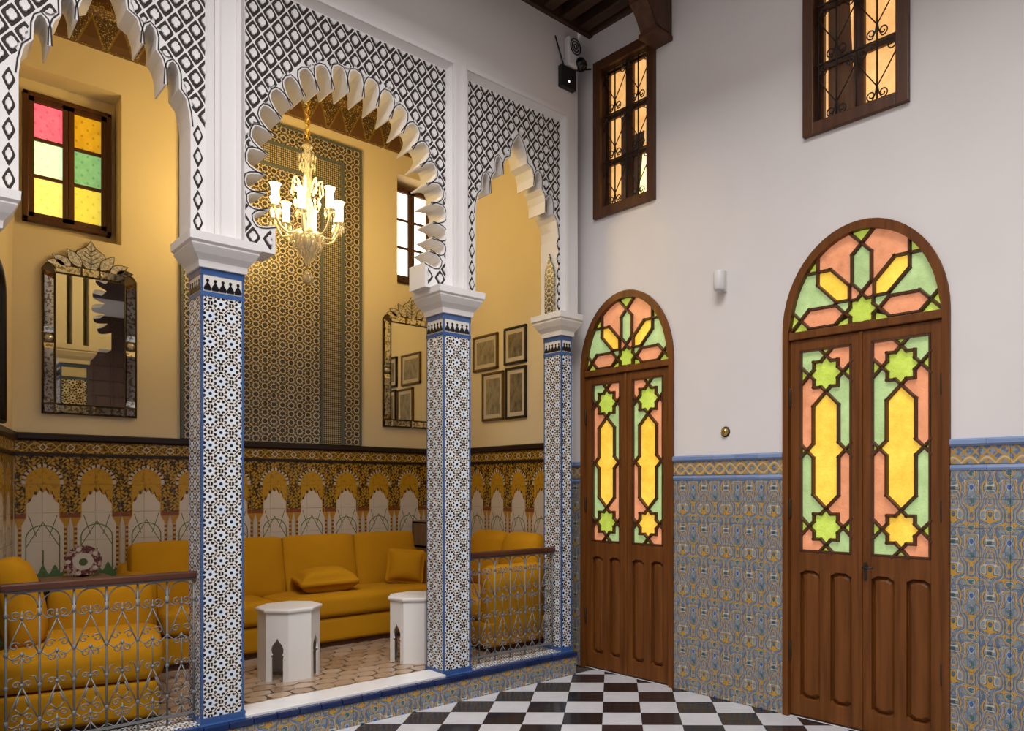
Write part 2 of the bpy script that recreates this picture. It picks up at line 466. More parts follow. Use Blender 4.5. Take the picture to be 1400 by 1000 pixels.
# courtyard floor: base slab and marble tiles laid on the diagonal
TS = .2455
fl = MB().box(-4.2, 4.5, -4.6, 4.7, -.12, -.008, 'grout').build('floor', label='courtyard floor of black and white marble tiles laid diagonally', cat='floor', kind='structure')
d1 = Vector((1, 1)) / math.sqrt(2); d2 = Vector((1, -1)) / math.sqrt(2); org = Vector((3.178, 3.271))
tile_me = {}
for cc in ('marble_white', 'marble_black'):
    tile_me[cc] = MB().bevbox(-TS / 2 + .0008, TS / 2 - .0008, -TS / 2 + .0008, TS / 2 - .0008, -.02, 0, .0012, cc).mesh('marble_tile')
cand = []
def room_in(p, e=0): return p.y < 4.31 + e and p.x < 4.11 + .03 * (4.40 - p.y) + e
for i in range(-22, 10):
    for j in range(-22, 22):
        c = org + d1 * (i + .5) * TS + d2 * (j + .5) * TS
        cor = [c + d1 * a * TS / 2 + d2 * b * TS / 2 for a, b in ((-1, -1), (1, -1), (1, 1), (-1, 1))]
        if c.x < -4.1 or c.y < -4.4: continue
        if not any(room_in(k) for k in cor): continue
        cand.append(((c - Vector((2.6, 3.4))).length, i, j, c, cor))
cand.sort(key=lambda t: t[0])
far = MB()
def clip_poly(poly, n, d):
    out = []
    for a, b in zip(poly, poly[1:] + poly[:1]):
        da, db = n.dot(a) - d, n.dot(b) - d
        if da <= 0: out.append(a)
        if da * db < 0: out.append(a + (b - a) * (da / (da - db)))
    return out
for q, (dist, i, j, c, cor) in enumerate(cand):
    ma = 'marble_black' if (i + j) % 2 == 1 else 'marble_white'
    full = all(room_in(k) for k in cor)
    if full and q < 290:
        link('marble_tile', tile_me[ma], fl, (c.x, c.y, 0), PI / 4)
        continue
    cs = [c + (k - c) * .994 for k in cor]
    if not full:
        cs = clip_poly(cs, Vector((0, 1)), 4.31); cs = clip_poly(cs, Vector((1, .03)), 4.11 + .03 * 4.40)
        if len(cs) < 3: continue
    if q < 290: MB().prism([(k.x, k.y) for k in cs], -.02, 0, ma, 'z').build('marble_tile', fl)
    else: far.prism([(k.x, k.y) for k in cs], -.02, 0, ma, 'z')
far.build('marble_tiling', fl, kind='stuff')

# right wall with arched door openings and window openings
def arch_outline(s0, s1, zs, za, n=22, pw=2.0):
    cx, rx = (s0 + s1) / 2, (s1 - s0) / 2
    return [(s0, 0), (s1, 0)] + [(cx + rx * math.cos(PI * i / n), zs + (za - zs) * math.sin(PI * i / n)) for i in range(n + 1)]
DA = dict(s0=-.061, s1=.893, zs=2.385, za=2.962, gz0=1.02, gz1=2.275, zl=2.335)
DB = dict(s0=1.788, s1=2.813, zs=2.43, za=3.032, gz0=1.05, gz1=2.31, zl=2.378)
WA = (.088, .722, 3.583, 4.825); WB = (1.932, 2.592, 3.633, 4.875)
rect = lambda w: [(w[0], w[2]), (w[1], w[2]), (w[1], w[3]), (w[0], w[3])]
wr = MB().sheet([(-.25, 0), (8.8, 0), (8.8, 9.2), (-.25, 9.2)], [arch_outline(d['s0'] + .004, d['s1'] - .004, d['zs'], d['za'] - .004) for d in (DA, DB)] + [rect(WA), rect(WB)], 0, .22, 'plaster_white')
wr.box(-.25, 8.8, .225, .30, 0, 9.2, 'plaster_white')
wr.build('wall_right', loc=RWO, rotz=RW, label='white plaster courtyard wall with two arched doors and a tiled dado', cat='wall', kind='structure')
# remaining courtyard walls, behind and beside the camera
MB().box(-4.4, -4.15, -4.6, 4.62, 0, 9.2, 'plaster_white').build('wall_left', label='white plaster wall closing the far side of the courtyard', cat='wall', kind='structure')
MB().box(-4.4, 4.6, -4.8, -4.55, 0, 9.2, 'plaster_white').build('wall_back', label='white plaster wall facing the arcade across the courtyard', cat='wall', kind='structure')
MB().box(-4.2, .1, YA0, YA1, 0, 9.2, 'plaster_white').box(.1, .19, YA0 + .003, YA1, 0, 2.80, 'plaster_white').build('wall_side', label='plain plaster wall beyond the left end of the arcade', cat='wall', kind='structure')

# alcove: floor, walls, ceiling
af = MB().box(-.1, 4.3, 4.585, 6.75, 0, ZF - .006, 'grout').build('floor', label='alcove floor of brown glazed stone pavers', cat='floor', kind='structure')
PX, PY_ = .142, .118
npv = 0
for r in range(17):
    for c in range(22):
        x = 1.15 + c * PX + (r % 2) * PX / 2; y = 4.60 + r * PY_
        if x > 4.15 or y > 6.6: continue
        hx, hy = PX / 2 - .004, PY_ / 2 - .004; random.seed(r * 100 + c)
        j = lambda: random.uniform(-.016, .016)
        poly = [(x - hx + j(), y - hy * .6), (x - hx * .55 + j(), y - hy + j() * .4), (x + hx * .55 + j(), y - hy + j() * .4), (x + hx + j() * .4, y - hy * .5), (x + hx + j() * .4, y + hy * .5), (x + hx * .5 + j(), y + hy), (x - hx * .5 + j(), y + hy), (x - hx + j() * .4, y + hy * .55)]
        if x > 3.35 and y > 5.0: continue
        if y > 6.0: continue
        MB().prism(poly, ZF - .012, ZF + random.uniform(-.001, .0015), 'paver', 'z').build('stone_paver', af); npv += 1
XR = 4.20
W1 = (.70, 1.345, 3.30, 4.45); W2 = (3.66, 4.14, 3.45, 4.53)
aw = MB().sheet([(.3, 0), (XR + .02, 0), (XR + .02, 5.1), (.3, 5.1)], [rect(W1), rect(W2)], YB, .22, 'plaster_cream')
aw.box(.2, XR + .1, YB + .225, YB + .3, 0, 5.1, 'plaster_cream')
aw_o = aw.build('wall_alcove_back', label='cream alcove back wall with a painted tile dado and wooden cornice', cat='wall', kind='structure')
ar_o = MB().box(XR, XR + .1, YA1 - .06, YB + .02, 0, 5.1, 'plaster_cream').build('wall_alcove_right', label='cream alcove side wall behind the four framed prints', cat='wall', kind='structure')
LA, LB = Vector((.25, 4.60)), Vector((.69, 6.66)); LD = (LB - LA).normalized(); LNRM = Vector((LD.y, -LD.x)); LANG = math.atan2(LD.y, LD.x)
al_o = link('wall_alcove_left', MB().box(-.02, (LB - LA).length + .02, 0, .1, 0, 5.1, 'plaster_cream').mesh('wall'), None, (LA.x, LA.y, 0), LANG, 'cream alcove side wall standing at a slant at the left end', 'wall', None, 'structure')
MB().box(-.1, 4.3, YA1, YB + .3, 5.03, 5.13, 'frame_wood').build('ceiling', label='dark wooden ceiling of the seating alcove', cat='ceiling', kind='structure')
# filler between arcade and right wall
fw = MB().box(3.90, 4.14, 4.57, YA1, 0, 9.2, 'plaster_white').build('wall_corner', label='narrow strip of wall in the corner beside the last column', cat='wall', kind='structure')

# ---- tiled dados (each tile its own piece)
def tile_mesh(wd, ht, th, ma, gap=.0012):
    return MB().bevbox(gap / 2, wd - gap / 2, -th, 0, gap / 2, ht - gap / 2, .0012, ma).mesh('tile')
def dado(parent_label, name, mk, loc, rotz, s0, s1, rows, tw, th, frieze=None, extra=None):
    root = link(name, None, None, loc, rotz, parent_label, 'tile dado', None, 'structure')
    n = max(1, round((s1 - s0) / tw)); w_ = (s1 - s0) / n
    for z0, z1, ma, t in rows:
        me = tile_mesh(w_, z1 - z0, t, ma)
        for i in range(n): link('tile', me, root, (s0 + i * w_, 0, z0))
    if extra: extra(root)
    return root
def right_rows(zt):
    h = (zt - .172) / 10
    return [(i * h, (i + 1) * h, 'azulejo', .010) for i in range(10)] + [(zt - .138, zt - .040, 'azulejo_frieze', .011)]
def right_trim(s0, s1, zt):
    def f(root):
        n = max(1, round((s1 - s0) / .187)); w_ = (s1 - s0) / n
        cap = MB().prism([(0, zt - .042), (-.016, zt - .042), (-.026, zt - .03), (-.026, zt - .010), (-.016, zt), (0, zt)], .0008, w_ - .0008, 'pale_blue_glaze', 'x').mesh('cap_tile')
        pen = MB().prism([(0, zt - .172), (-.013, zt - .172), (-.018, zt - .158), (-.013, zt - .142), (0, zt - .142)], .0008, w_ - .0008, 'pale_blue_glaze', 'x').mesh('pencil_tile')
        for i in range(n): link('cap_tile', cap, root, (s0 + i * w_, 0, 0)); link('pencil_tile', pen, root, (s0 + i * w_, 0, 0))
    return f
dado('blue and ochre patterned tile dado between the two arched doors', 'trim_1', 0, RWO, RW, DA['s1'], DB['s0'], right_rows(1.676), .149, 0, extra=right_trim(DA['s1'], DB['s0'], 1.676))
dado('blue and ochre patterned tile dado right of the wider arched door', 'trim_2', 0, RWO, RW, DB['s1'], 4.3, right_rows(1.714), .149, 0, extra=right_trim(DB['s1'], 4.3, 1.714))
dado('narrow strip of blue and ochre tile in the corner beside the last column', 'trim_3', 0, (3.925, 4.57, 0), 0, 0, .19, right_rows(1.66), .19, 0, extra=right_trim(0, .19, 1.66))

dado('sliver of blue and ochre tile between the corner and the narrower door', 'trim_9', 0, RWO, RW, -.172, DA['s0'], right_rows(1.66), .111, 0, extra=right_trim(-.172, DA['s0'], 1.66))
MR = [(.65 + i * .2056, .65 + (i + 1) * .2056, 'mural', .008) for i in range(5)] + [(1.70, 1.786, 'mural_frieze', .012)]
def mural_trim(L):
    def f(root):
        MB().box(0, L, -.016, 0, 1.678, 1.700, 'dark_trim').build('listel', root)
        MB().prism([(0, 1.786), (-.02, 1.786), (-.035, 1.80), (-.035, 1.835), (-.02, 1.842), (0, 1.842)], 0, L, 'dark_trim', 'x').build('dado_rail', root)
        MB().box(0, L, -.006, 0, .165, .65, 'mural').build('lower_tiling', root, kind='stuff')
    return f
dado('painted tile dado of ochre arches and reeds along the alcove back wall', 'trim_4', 0, (.6975, YB, 0), 0, 0, PITCH / 2 * 21.55, MR, PITCH / 2, 0, extra=mural_trim(PITCH / 2 * 21.55))
dado('painted tile dado of ochre arches below the four framed prints', 'trim_5', 0, (XR, 6.65, 0), -PI / 2, 0, PITCH / 2 * 12.4, MR, PITCH / 2, 0, extra=mural_trim(PITCH / 2 * 12.4))
dado('painted tile dado on the slanting alcove side wall', 'trim_6', 0, (LA.x, LA.y, 0), LANG, 0, (LB - LA).length - .02, MR, PITCH / 2, 0, extra=mural_trim((LB - LA).length - .02))

# painted wooden cornice under the alcove ceiling
for nm, L, loc, rz, lab in (('trim_7', 3.5, (.70, YB, 0), 0, 'painted wooden cornice along the top of the alcove back wall'), ('trim_8', 2.0, (XR, YB, 0), -PI / 2, 'painted wooden cornice above the framed prints')):
    link(nm, MB().prism([(0, 4.73), (-.04, 4.73), (-.06, 4.78), (-.10, 4.93), (-.14, 4.97), (-.14, 5.03), (0, 5.03)], 0, L, 'painted_cornice', 'x').mesh('cornice'), None, loc, rz, lab, 'cornice', None, 'structure')

# zellij panel on the back wall
zp = thing('mosaic_panel', 'tall dark and gold star mosaic panel framed in grey-blue bands on alcove wall', 'mosaic', (0, YB, 0))
def ring(mb, x0, x1, z0, z1, t, y, ma):
    mb.box(x0, x0 + t, y, 0, z0, z1 - t, ma); mb.box(x1 - t, x1, y, 0, z0, z1 - t, ma); mb.box(x0, x1, y, 0, z1 - t, z1, ma); return mb
x0, x1, z0, z1 = 1.745, 3.275, 1.845, 4.62
ring(MB(), x0, x1, z0, z1, .022, -.034, 'grey_blue_band').build('outer_band', zp)
ring(MB(), x0 + .022, x1 - .022, z0, z1 - .022, .148, -.030, 'zellij_gold').build('star_border', zp)
ring(MB(), x0 + .17, x1 - .17, z0, z1 - .17, .030, -.034, 'grey_blue_band').build('middle_band', zp)
ring(MB(), x0 + .20, x1 - .20, z0, z1 - .20, .165, -.026, 'zellij_fine').build('chequer_border', zp)
ring(MB(), x0 + .365, x1 - .365, z0, z1 - .365, .022, -.030, 'grey_blue_band').build('inner_band', zp)
MB().box(x0 + .387, x1 - .387, -.012, 0, z0, z1 - .387, 'zellij_gold').build('star_field', zp)

# ------------------------------------------------------------------ arcade
def arch_multifoil():
    """right-to-left outline of the big many-lobed arch"""
    N = 23; cx, cz = 2.145, 3.20; tip = []; cusp = []
    def on(rx, rz, th): return (cx + rx * math.cos(th), cz + (rz if th >= 0 and th <= PI else rx * .95) * math.sin(th))
    a0, a1 = math.radians(-27), math.radians(207)
    pts = []
    for i in range(N):
        ta, tb = a0 + (a1 - a0) * i / N, a0 + (a1 - a0) * (i + 1) / N; tm = (ta + tb) / 2
        A, B, T = Vector(on(.548, .705, ta)), Vector(on(.548, .705, tb)), Vector(on(.652, .853, tm))
        mid = (A + B) / 2; up = T - mid; side = (B - A) / 2
        for k in range(9):
            th = PI * k / 8
            c_, s_ = math.cos(th), math.sin(th)
            q = mid - side * .93 * (math.copysign(abs(c_) ** .55, c_)) + up * (abs(s_) ** .75)
            pts.append((q.x, q.y))
    return [(pts[0][0] - .0, 2.80), ] + pts + [(pts[-1][0], 2.80)]
HALF = [(.365, 2.80), (.365, 3.39), (.358, 3.46), (.343, 3.53), (.310, 3.572), (.308, 3.65), (.297, 3.69), (.281, 3.706), (.264, 3.69), (.254, 3.655), (.250, 3.568), (.243, 3.568), (.240, 3.65), (.226, 3.70), (.201, 3.735),
        (.203, 3.80), (.194, 3.84), (.175, 3.86), (.157, 3.84), (.148, 3.80), (.144, 3.738), (.137, 3.738), (.133, 3.80), (.114, 3.86), (.070, 3.887), (.064, 3.94), (.044, 4.00), (.016, 4.05), (0, 4.075)]
def arch_lambrequin(cx, k=1.0): return [(cx + x * k, z) for x, z in HALF] + [(cx - x * k, z) for x, z in HALF[-2::-1]]
ARC = [dict(a=arch_lambrequin(.845), x0=.405, x1=1.285, lab='carved plaster arch panel of stepped scallops over the nearest bay'),
       dict(a=arch_multifoil(), x0=1.485, x1=2.797, lab='carved plaster arch panel with many small lobes over the chandelier bay'),
       dict(a=arch_lambrequin(3.425, 1.055), x0=2.973, x1=3.828, lab='carved plaster arch panel of stepped scallops over the right bay')]
ZP = 4.315; YP = 4.415
arc_o = thing('wall_arcade', 'white arcade wall of three carved plaster arches opening on the alcove', 'wall', kind='structure')
up = MB(); up.box(.1, 3.985, YA0, YA1, 4.385, 9.2, 'plaster_white')
F = .058
edges = [.1] + [e for A in ARC for e in (A['x0'] - F, A['x1'] + F)] + [3.985]
for k in range(0, len(edges), 2): up.box(edges[k], edges[k + 1], YA0, YA1, 2.80, 4.385, 'plaster_carved')
up.build('plain_wall', arc_o)
def frame_piece(mb, p0, p1, inner, ma):
    """bevelled reveal strip from outer line p0-p1 (front) to the recessed panel"""
    (ax, az), (bx, bz) = p0, p1; (cx_, cz_), (dx, dz) = inner
    k = .45
    mx = lambda a, c: a + (c - a) * k
    pts = [[(ax, YA0 - .012, az), (bx, YA0 - .012, bz)], [(mx(ax, cx_), YA0 - .012, mx(az, cz_)), (mx(bx, dx), YA0 - .012, mx(bz, dz))],
           [(mx(ax, cx_), YA0 + .004, mx(az, cz_)), (mx(bx, dx), YA0 + .004, mx(bz, dz))], [(cx_, YP, cz_), (dx, YP, dz)]]
    vs = [(ax, YA0 + .01, az), (bx, YA0 + .01, bz)] + [p for q in pts for p in q] + [(cx_, YP + .1, cz_), (dx, YP + .1, dz)]
    mb.add(vs, [(0, 1, 3, 2), (2, 3, 5, 4), (4, 5, 7, 6), (6, 7, 9, 8), (8, 9, 11, 10)], ma)
CW, CH = .0938, .130
def ring_pts(sc_, wob, n=16, ex=1.35, lob=4):
    o = []
    for i in range(n):
        a = 2 * PI * i / n
        r = 1 / (abs(math.cos(a)) ** ex + abs(math.sin(a)) ** ex) ** (1 / ex)
        r *= 1 + wob * math.cos(lob * a + PI)
        o.append((sc_ * CW / 2 * r * math.cos(a), sc_ * CH / 2 * r * math.sin(a)))
    return o
def cell_mesh(s_=1.0, clip=None, keep=None, sx=1.0):
    """one carved net cell: dark painted ground, raised petalled boss"""
    o_, i_ = ring_pts(.815 * s_, .0, 24, 1.12), ring_pts(.50 * s_, .10, 24, 1.12, 8)
    o_ = [(x * sx, z) for x, z in o_]; i_ = [(x * sx, z) for x, z in i_]
    if clip:
        def cl(P): return [(max(clip[0], min(clip[1], x)), max(clip[2], min(clip[3], z))) for x, z in P]
        o_, i_ = cl(o_), cl(i_)
    n = len(o_); mb = MB()
    ok = [keep is None or keep((o_[k][0] + o_[(k + 1) % n][0]) / 2, (o_[k][1] + o_[(k + 1) % n][1]) / 2) for k in range(n)]
    oi = [keep is None or keep((i_[k][0] + i_[(k + 1) % n][0]) / 2, (i_[k][1] + i_[(k + 1) % n][1]) / 2) for k in range(n)]
    if not any(ok) and not any(oi): return None
    mb.add([(x, -.0012, z) for x, z in o_] + [(x, -.0012, z) for x, z in i_] + [(x * 1.06, 0, z * 1.06) for x, z in o_], [(k, (k + 1) % n, n + (k + 1) % n, n + k) for k in range(n) if ok[k]] + [(2 * n + k, 2 * n + (k + 1) % n, (k + 1) % n, k) for k in range(n) if ok[k]], 'umber_paint')
    mb.add([(x, -.0012, z) for x, z in i_] + [(x * .9, -.009, z * .9) for x, z in i_] + [(0, -.007, 0)], [(k, (k + 1) % n, n + (k + 1) % n, n + k) for k in range(n) if oi[k]] + [(n + k, n + (k + 1) % n, 2 * n) for k in range(n) if oi[k]], 'plaster_carved')
    return mb.mesh('lattice_boss')
CELL = cell_mesh()
def inside(p, poly):
    r = False
    for (x1_, y1_), (x2_, y2_) in zip(poly, poly[1:] + poly[:1]):
        if (y1_ > p[1]) != (y2_ > p[1]) and p[0] < (x2_ - x1_) * (p[1] - y1_) / (y2_ - y1_) + x1_: r = not r
    return r
def dist(p, poly):
    b = 9; P = Vector(p)
    for a, c in zip(poly, poly[1:]):
        A, C_ = Vector(a), Vector(c); d = C_ - A; L = d.length_squared
        t = max(0, min(1, (P - A).dot(d) / L)) if L > 0 else 0
        b = min(b, (P - A - d * t).length)
    return b
def ribbon(mb, pts, off, wd, y, ma):
    n = len(pts); L = []
    for i in range(n):
        a = Vector(pts[max(i - 1, 0)]); b = Vector(pts[min(i + 1, n - 1)]); t = b - a
        t = t.normalized() if t.length else Vector((1, 0)); nn = Vector((t.y, -t.x)); p = Vector(pts[i])
        L.append((p + nn * off, p + nn * (off + wd)))
    vs = [(q.x, y, q.y) for pr_ in L for q in pr_]
    mb.add(vs, [(2 * i, 2 * i + 1, 2 * i + 3, 2 * i + 2) for i in range(n - 1)], ma)
for A in ARC:
    a = A['a']; xl, xr = A['x0'], A['x1']
    out = [(xr + .01, 2.80), (xr + .01, ZP + .01), (xl - .01, ZP + .01), (xl - .01, 2.80)] + a[::-1]
    pan = MB().prism(out, YP, YA1, 'plaster_carved').build('arch_panel', arc_o)
    pan['label'] = A['lab']
    fr = MB()
    frame_piece(fr, (xl - F, 2.80), (xl - F, ZP + F + .012), ((xl, 2.80), (xl, ZP)), 'plaster_carved')
    frame_piece(fr, (xl - F, ZP + F + .012), (xr + F, ZP + F + .012), ((xl, ZP), (xr, ZP)), 'plaster_carved')
    frame_piece(fr, (xr + F, ZP + F + .012), (xr + F, 2.80), ((xr, ZP), (xr, 2.80)), 'plaster_carved')
    fr.build('panel_frame', arc_o)
    ln = MB(); ribbon(ln, a[1:-1], .008, .0068, YP - .0015, 'umber_paint'); ln.build('arch_outline', arc_o)
    closed = a + [a[0]]
    nx = round((xr - xl) / CW); cw = (xr - xl) / nx
    zj = 3.40 if len(a) < 100 else 0
    if zj:                                          # single chain of bosses down each narrow jamb
        cm = cell_mesh(1, None, None, .62)
        for xj in ((xl + a[-1][0]) / 2 + .001, (xr + a[0][0]) / 2 - .001):
            for k in range(5): link('lattice_boss', cm, pan, (xj, YP, 2.885 + k * .117))
    for r in range(40):
        z = ZP - r * CH / 2 - .01
        if z < 2.86: break
        for c in range(nx + 1):
            x = xl + (c + .5 * (1 - r % 2)) * cw
            if x > xr + .001: continue
            edge = x < xl + .01 or x > xr - .01
            if inside((x, z), a): continue
            d = dist((x, z), a)
            if d < .012: continue
            if z < zj: continue
            kf = None
            if d < .075: kf = lambda px, pz, X0=x, Z0=z: (not inside((X0 + px, Z0 + pz), a)) and dist((X0 + px, Z0 + pz), a) > .019
            if edge: me = cell_mesh(1, (.004, 1, -1, 1) if x < xl + .01 else (-1, -.004, -1, 1), kf)
            elif r == 0: me = cell_mesh(1, (-1, 1, -1, .004), kf)
            elif kf: me = cell_mesh(1, None, kf)
            else: me = CELL
            if me is None: continue
            link('lattice_boss', me, pan, (x, YP, z))
# pierced screen let into the last pier, and its neighbour
for px_, py_ in ((3.795, 4.50),):
    sc_o = MB(); prof = [(-.055, 2.82), (.055, 2.82), (.055, 3.13), (.04, 3.19), (.012, 3.235), (0, 3.29), (-.012, 3.235), (-.04, 3.19), (-.055, 3.13)]
    sc_o.prism([(p[0] + py_, p[1]) for p in prof], px_ - .006, px_ + .02, 'zellij_gold', 'x').build('pierced_screen', arc_o)

# columns
def merlon_mesh():
    mb = MB(); P = [(-.017, 0), (.017, 0), (.019, .012), (.012, .028), (.004, .040), (.004, .045)]
    for k in range(7): a = -PI / 3 + k * (PI + 2 * PI / 3) / 6; P.append((.0085 * math.cos(a), .053 + .0085 * math.sin(a)))
    P += [(-.004, .045), (-.004, .040), (-.012, .028), (-.019, .012)]
    return mb.prism(P, -.003, 0, 'black_glaze').mesh('merlon')
MERL = merlon_mesh()
ZB, ZT = .175, 2.635
def capital(mb, x0_, x1_, y0_, y1_, clipR=False):
    prof = [(.004, ZT), (.012, ZT + .002), (.016, ZT + .036), (.022, ZT + .045), (.040, ZT + .068), (.058, ZT + .10), (.062, ZT + .108), (.060, ZT + .118), (.072, ZT + .128), (.074, 2.806)]
    rows = [[(x0_ - d, y0_ - d, z), (x1_ + (d if not clipR else min(d, .055)), y0_ - d, z), (x1_ + (d if not clipR else min(d, .055)), y1_ + d, z), (x0_ - d, y1_ + d, z)] for d, z in prof]
    vs = [p for r in rows for p in r]; fs = []
    for i in range(len(rows) - 1):
        for k in range(4): fs.append((i * 4 + k, i * 4 + (k + 1) % 4, i * 4 + 4 + (k + 1) % 4, i * 4 + 4 + k))
    fs += [(3, 2, 1, 0), tuple(len(vs) - 4 + k for k in range(4))]
    mb.add(vs, fs, 'plaster_carved')
def column(x0_, x1_, label, half=False, nf=5):
    y0_, y1_ = YA0 - .004, YA0 + .212
    t = thing('tiled_column', label, 'column', (x0_, y0_, 0)); W, D = x1_ - x0_, y1_ - y0_
    MB().box(.004, W - .004, .004, D - .004, ZB, ZT + .02, 'grout').build('core', t)
    b = .013
    MB().box(b, W - b, .0005, .01, ZB + .03, 2.485, 'zellij_column').build('mosaic_face', t)
    MB().box(b, W - b, D - .01, D - .0005, ZB + .03, 2.485, 'zellij_column').build('mosaic_face', t)
    MB().box(.0005, .01, b, D - b, ZB + .03, 2.485, 'zellij_column').build('mosaic_face', t)
    MB().box(W - .01, W - .0005, b, D - b, ZB + .03, 2.485, 'zellij_column').build('mosaic_face', t)
    for (ax, ay) in ((0, 0), (W - b, 0), (0, D - b), (W - b, D - b)):
        MB().bevbox(ax, ax + b, ay, ay + b, ZB, ZT, .002, 'blue_glaze').build('corner_strip', t)
    for z0_, z1_, nm in ((ZB, ZB + .032, 'base_band'), (2.485, 2.510, 'lower_band'), (2.600, ZT, 'upper_band')):
        e = .006 if nm == 'base_band' else .0015
        MB().box(-e, W + e, -e, D + e, z0_, z1_, 'blue_glaze').build(nm, t)
    fz = MB().box(.001, W - .001, .001, D - .001, 2.510, 2.600, 'white_glaze').build('frieze', t)
    for k in range(nf): link('merlon', MERL, fz, (b + (W - 2 * b) * (k + .5) / nf, .001, 2.517))
    for k in range(5): link('merlon', MERL, fz, (.001, b + (D - 2 * b) * (k + .5) / 5, 2.517), -PI / 2)
    c = MB(); capital(c, 0, W, 0, D, half); c.build('capital', t)
    return t
column(.19, .404, 'mosaic column at the slanting alcove wall, its capital barely in view')
column(1.25, 1.47, 'mosaic column with black merlons between the left railing and the step')
column(2.752, 2.972, 'mosaic column with black merlons between the step and right railing')
column(3.812, 3.918, 'half mosaic column in the corner beside the narrower arched door', True, 3)

# plinth under the arcade
pl = thing('plinth', 'low tiled step with navy edge running under the arcade', 'step', (0, 0, 0))
MB().box(.1, 3.90, 4.315, 4.60, -.004, .135, 'grout').build('core', pl)
n = 25; wd = 3.8 / n; me = MB().bevbox(.0008, wd - .0008, 4.302, 4.318, 0, .140, .0012, 'azulejo').mesh('riser_tile')
for k in range(n): link('riser_tile', me, pl, (.1 + k * wd, 0, 0))
n = 30; wd = 3.805 / n; me = MB().bevbox(.001, wd - .001, 4.292, 4.339, .139, .176, .006, 'navy_glaze').mesh('nosing_tile')
for k in range(n): link('nosing_tile', me, pl, (.1 + k * wd, 0, 0))
for a_, b_ in ((.1, 1.470), (2.752, 3.905)): MB().bevbox(a_, b_, 4.340, 4.376, .135, .175, .002, 'blue_glaze').build('tread_strip', pl)
for a_, b_ in ((.1, 1.25), (2.972, 3.812)): MB().box(a_, b_, 4.376, 4.60, .135, .178, 'zellij_column').build('kerb_mosaic', pl)
MB().bevbox(1.472, 2.750, 4.340, 4.555, .150, .188, .003, 'threshold_marble').build('threshold', label='white marble threshold slab between two mosaic columns', cat='threshold')

# ------------------------------------------------------------------ railings
def railing(x0_, x1_, zr0, zr1, label, n):
    y = 4.475
    t = thing('railing', label, 'railing', (x0_, y, 0)); L = x1_ - x0_; p = L / n
    hr = MB().bevbox(-.02, L + .01, -.026, .026, zr0, zr1, .009, 'rail_wood').build('handrail', t); hr['label'] = 'dark polished wooden handrail'
    MB().box(0, L, -.009, .009, .222, .234, 'grey_iron').build('bottom_rail', t)
    MB().box(0, L, -.009, .009, zr0 - .010, zr0, 'grey_iron').build('top_rail', t)
    bar = MB().tube([(0, 0, .18), (0, 0, zr0)], .0052, 'grey_iron', 8)
    for z in (.845, .66, .50, .335): bar.lathe([(.006, z - .011), (.0095, z - .006), (.0095, z + .006), (.006, z + .011)], 0, 0, 'grey_iron', 8)
    bme = bar.mesh('bar')
    for k in range(n + 1):
        if 0 < k < n or True: link('bar', bme, t, (min(max(k * p, .008), L - .008), 0, 0))
    h = p / 2 - .005; mb = MB(); r = .0034
    T = lambda pts, rr=r: mb.tube([(x, 0, z) for x, z in pts], rr, 'grey_iron', 5)
    zt = zr0 - .012
    # arch at the top with volutes, diamond stays, pairs of scrolls
    T([(h * math.cos(PI * i / 14), .87 + (zt - .87) * math.sin(PI * i / 14)) for i in range(15)])
    for s_ in (-1, 1):
        T([(s_ * h, .87), (s_ * h, .845), (s_ * h * .7, .82), (s_ * h * .3, .82)] + [(x, z) for x, z in [(s_ * q[0], q[1]) for q in spiral(.022, .845, .021, -PI * .6, 1.1)]])
        T([(0, .815), (s_ * h, .655)])
        T([(s_ * q[0], q[1]) for q in spiral(.028, .695, .022, PI * .9, -1.1, hand=1)])
        T([(s_ * h, .66), (s_ * h * .6, .635), (0, .655)]); T([(s_ * q[0], q[1]) for q in spiral(.024, .628, .018, PI * .8, 1.05)])
        T([(s_ * h, .50), (s_ * h * .8, .545), (s_ * h * .55, .545)]); T([(s_ * q[0], q[1]) for q in spiral(.022, .512, .018, PI, -1.1)])
        T([(0, .50), (s_ * h, .335)]); T([(s_ * .027, .40), (0, .365), (s_ * -.0, .365)]); T([(s_ * .027, .40), (s_ * .012, .45)])
        T([(s_ * q[0], q[1]) for q in spiral(.026, .352, .02, PI * .9, -1.1)])
        T([(s_ * h, .33), (s_ * h * .6, .31), (0, .325)]); T([(s_ * q[0], q[1]) for q in spiral(.022, .296, .017, PI * .8, 1.05)])
        T([(s_ * h, .25), (s_ * h * .5, .228), (0, .275)])
    T([(0, .86), (0, .80)]); T([(0, .67), (0, .49)]); T([(0, .345), (0, .235)])
    for z in (.828, .655, .508, .325): mb.lathe([(.004, z - .008), (.009, z - .004), (.009, z + .004), (.004, z + .008)], 0, 0, 'grey_iron', 8)
    sme = mb.mesh('scrollwork')
    for k in range(n): link('scrollwork', sme, t, ((k + .5) * p, 0, 0))
    return t
railing(.43, 1.25, .957, .996, 'scrolled grey iron railing with wooden handrail in front of the left sofa', 6)
railing(2.972, 3.812, .945, .985, 'scrolled grey iron railing with wooden handrail beside the narrower door', 6)

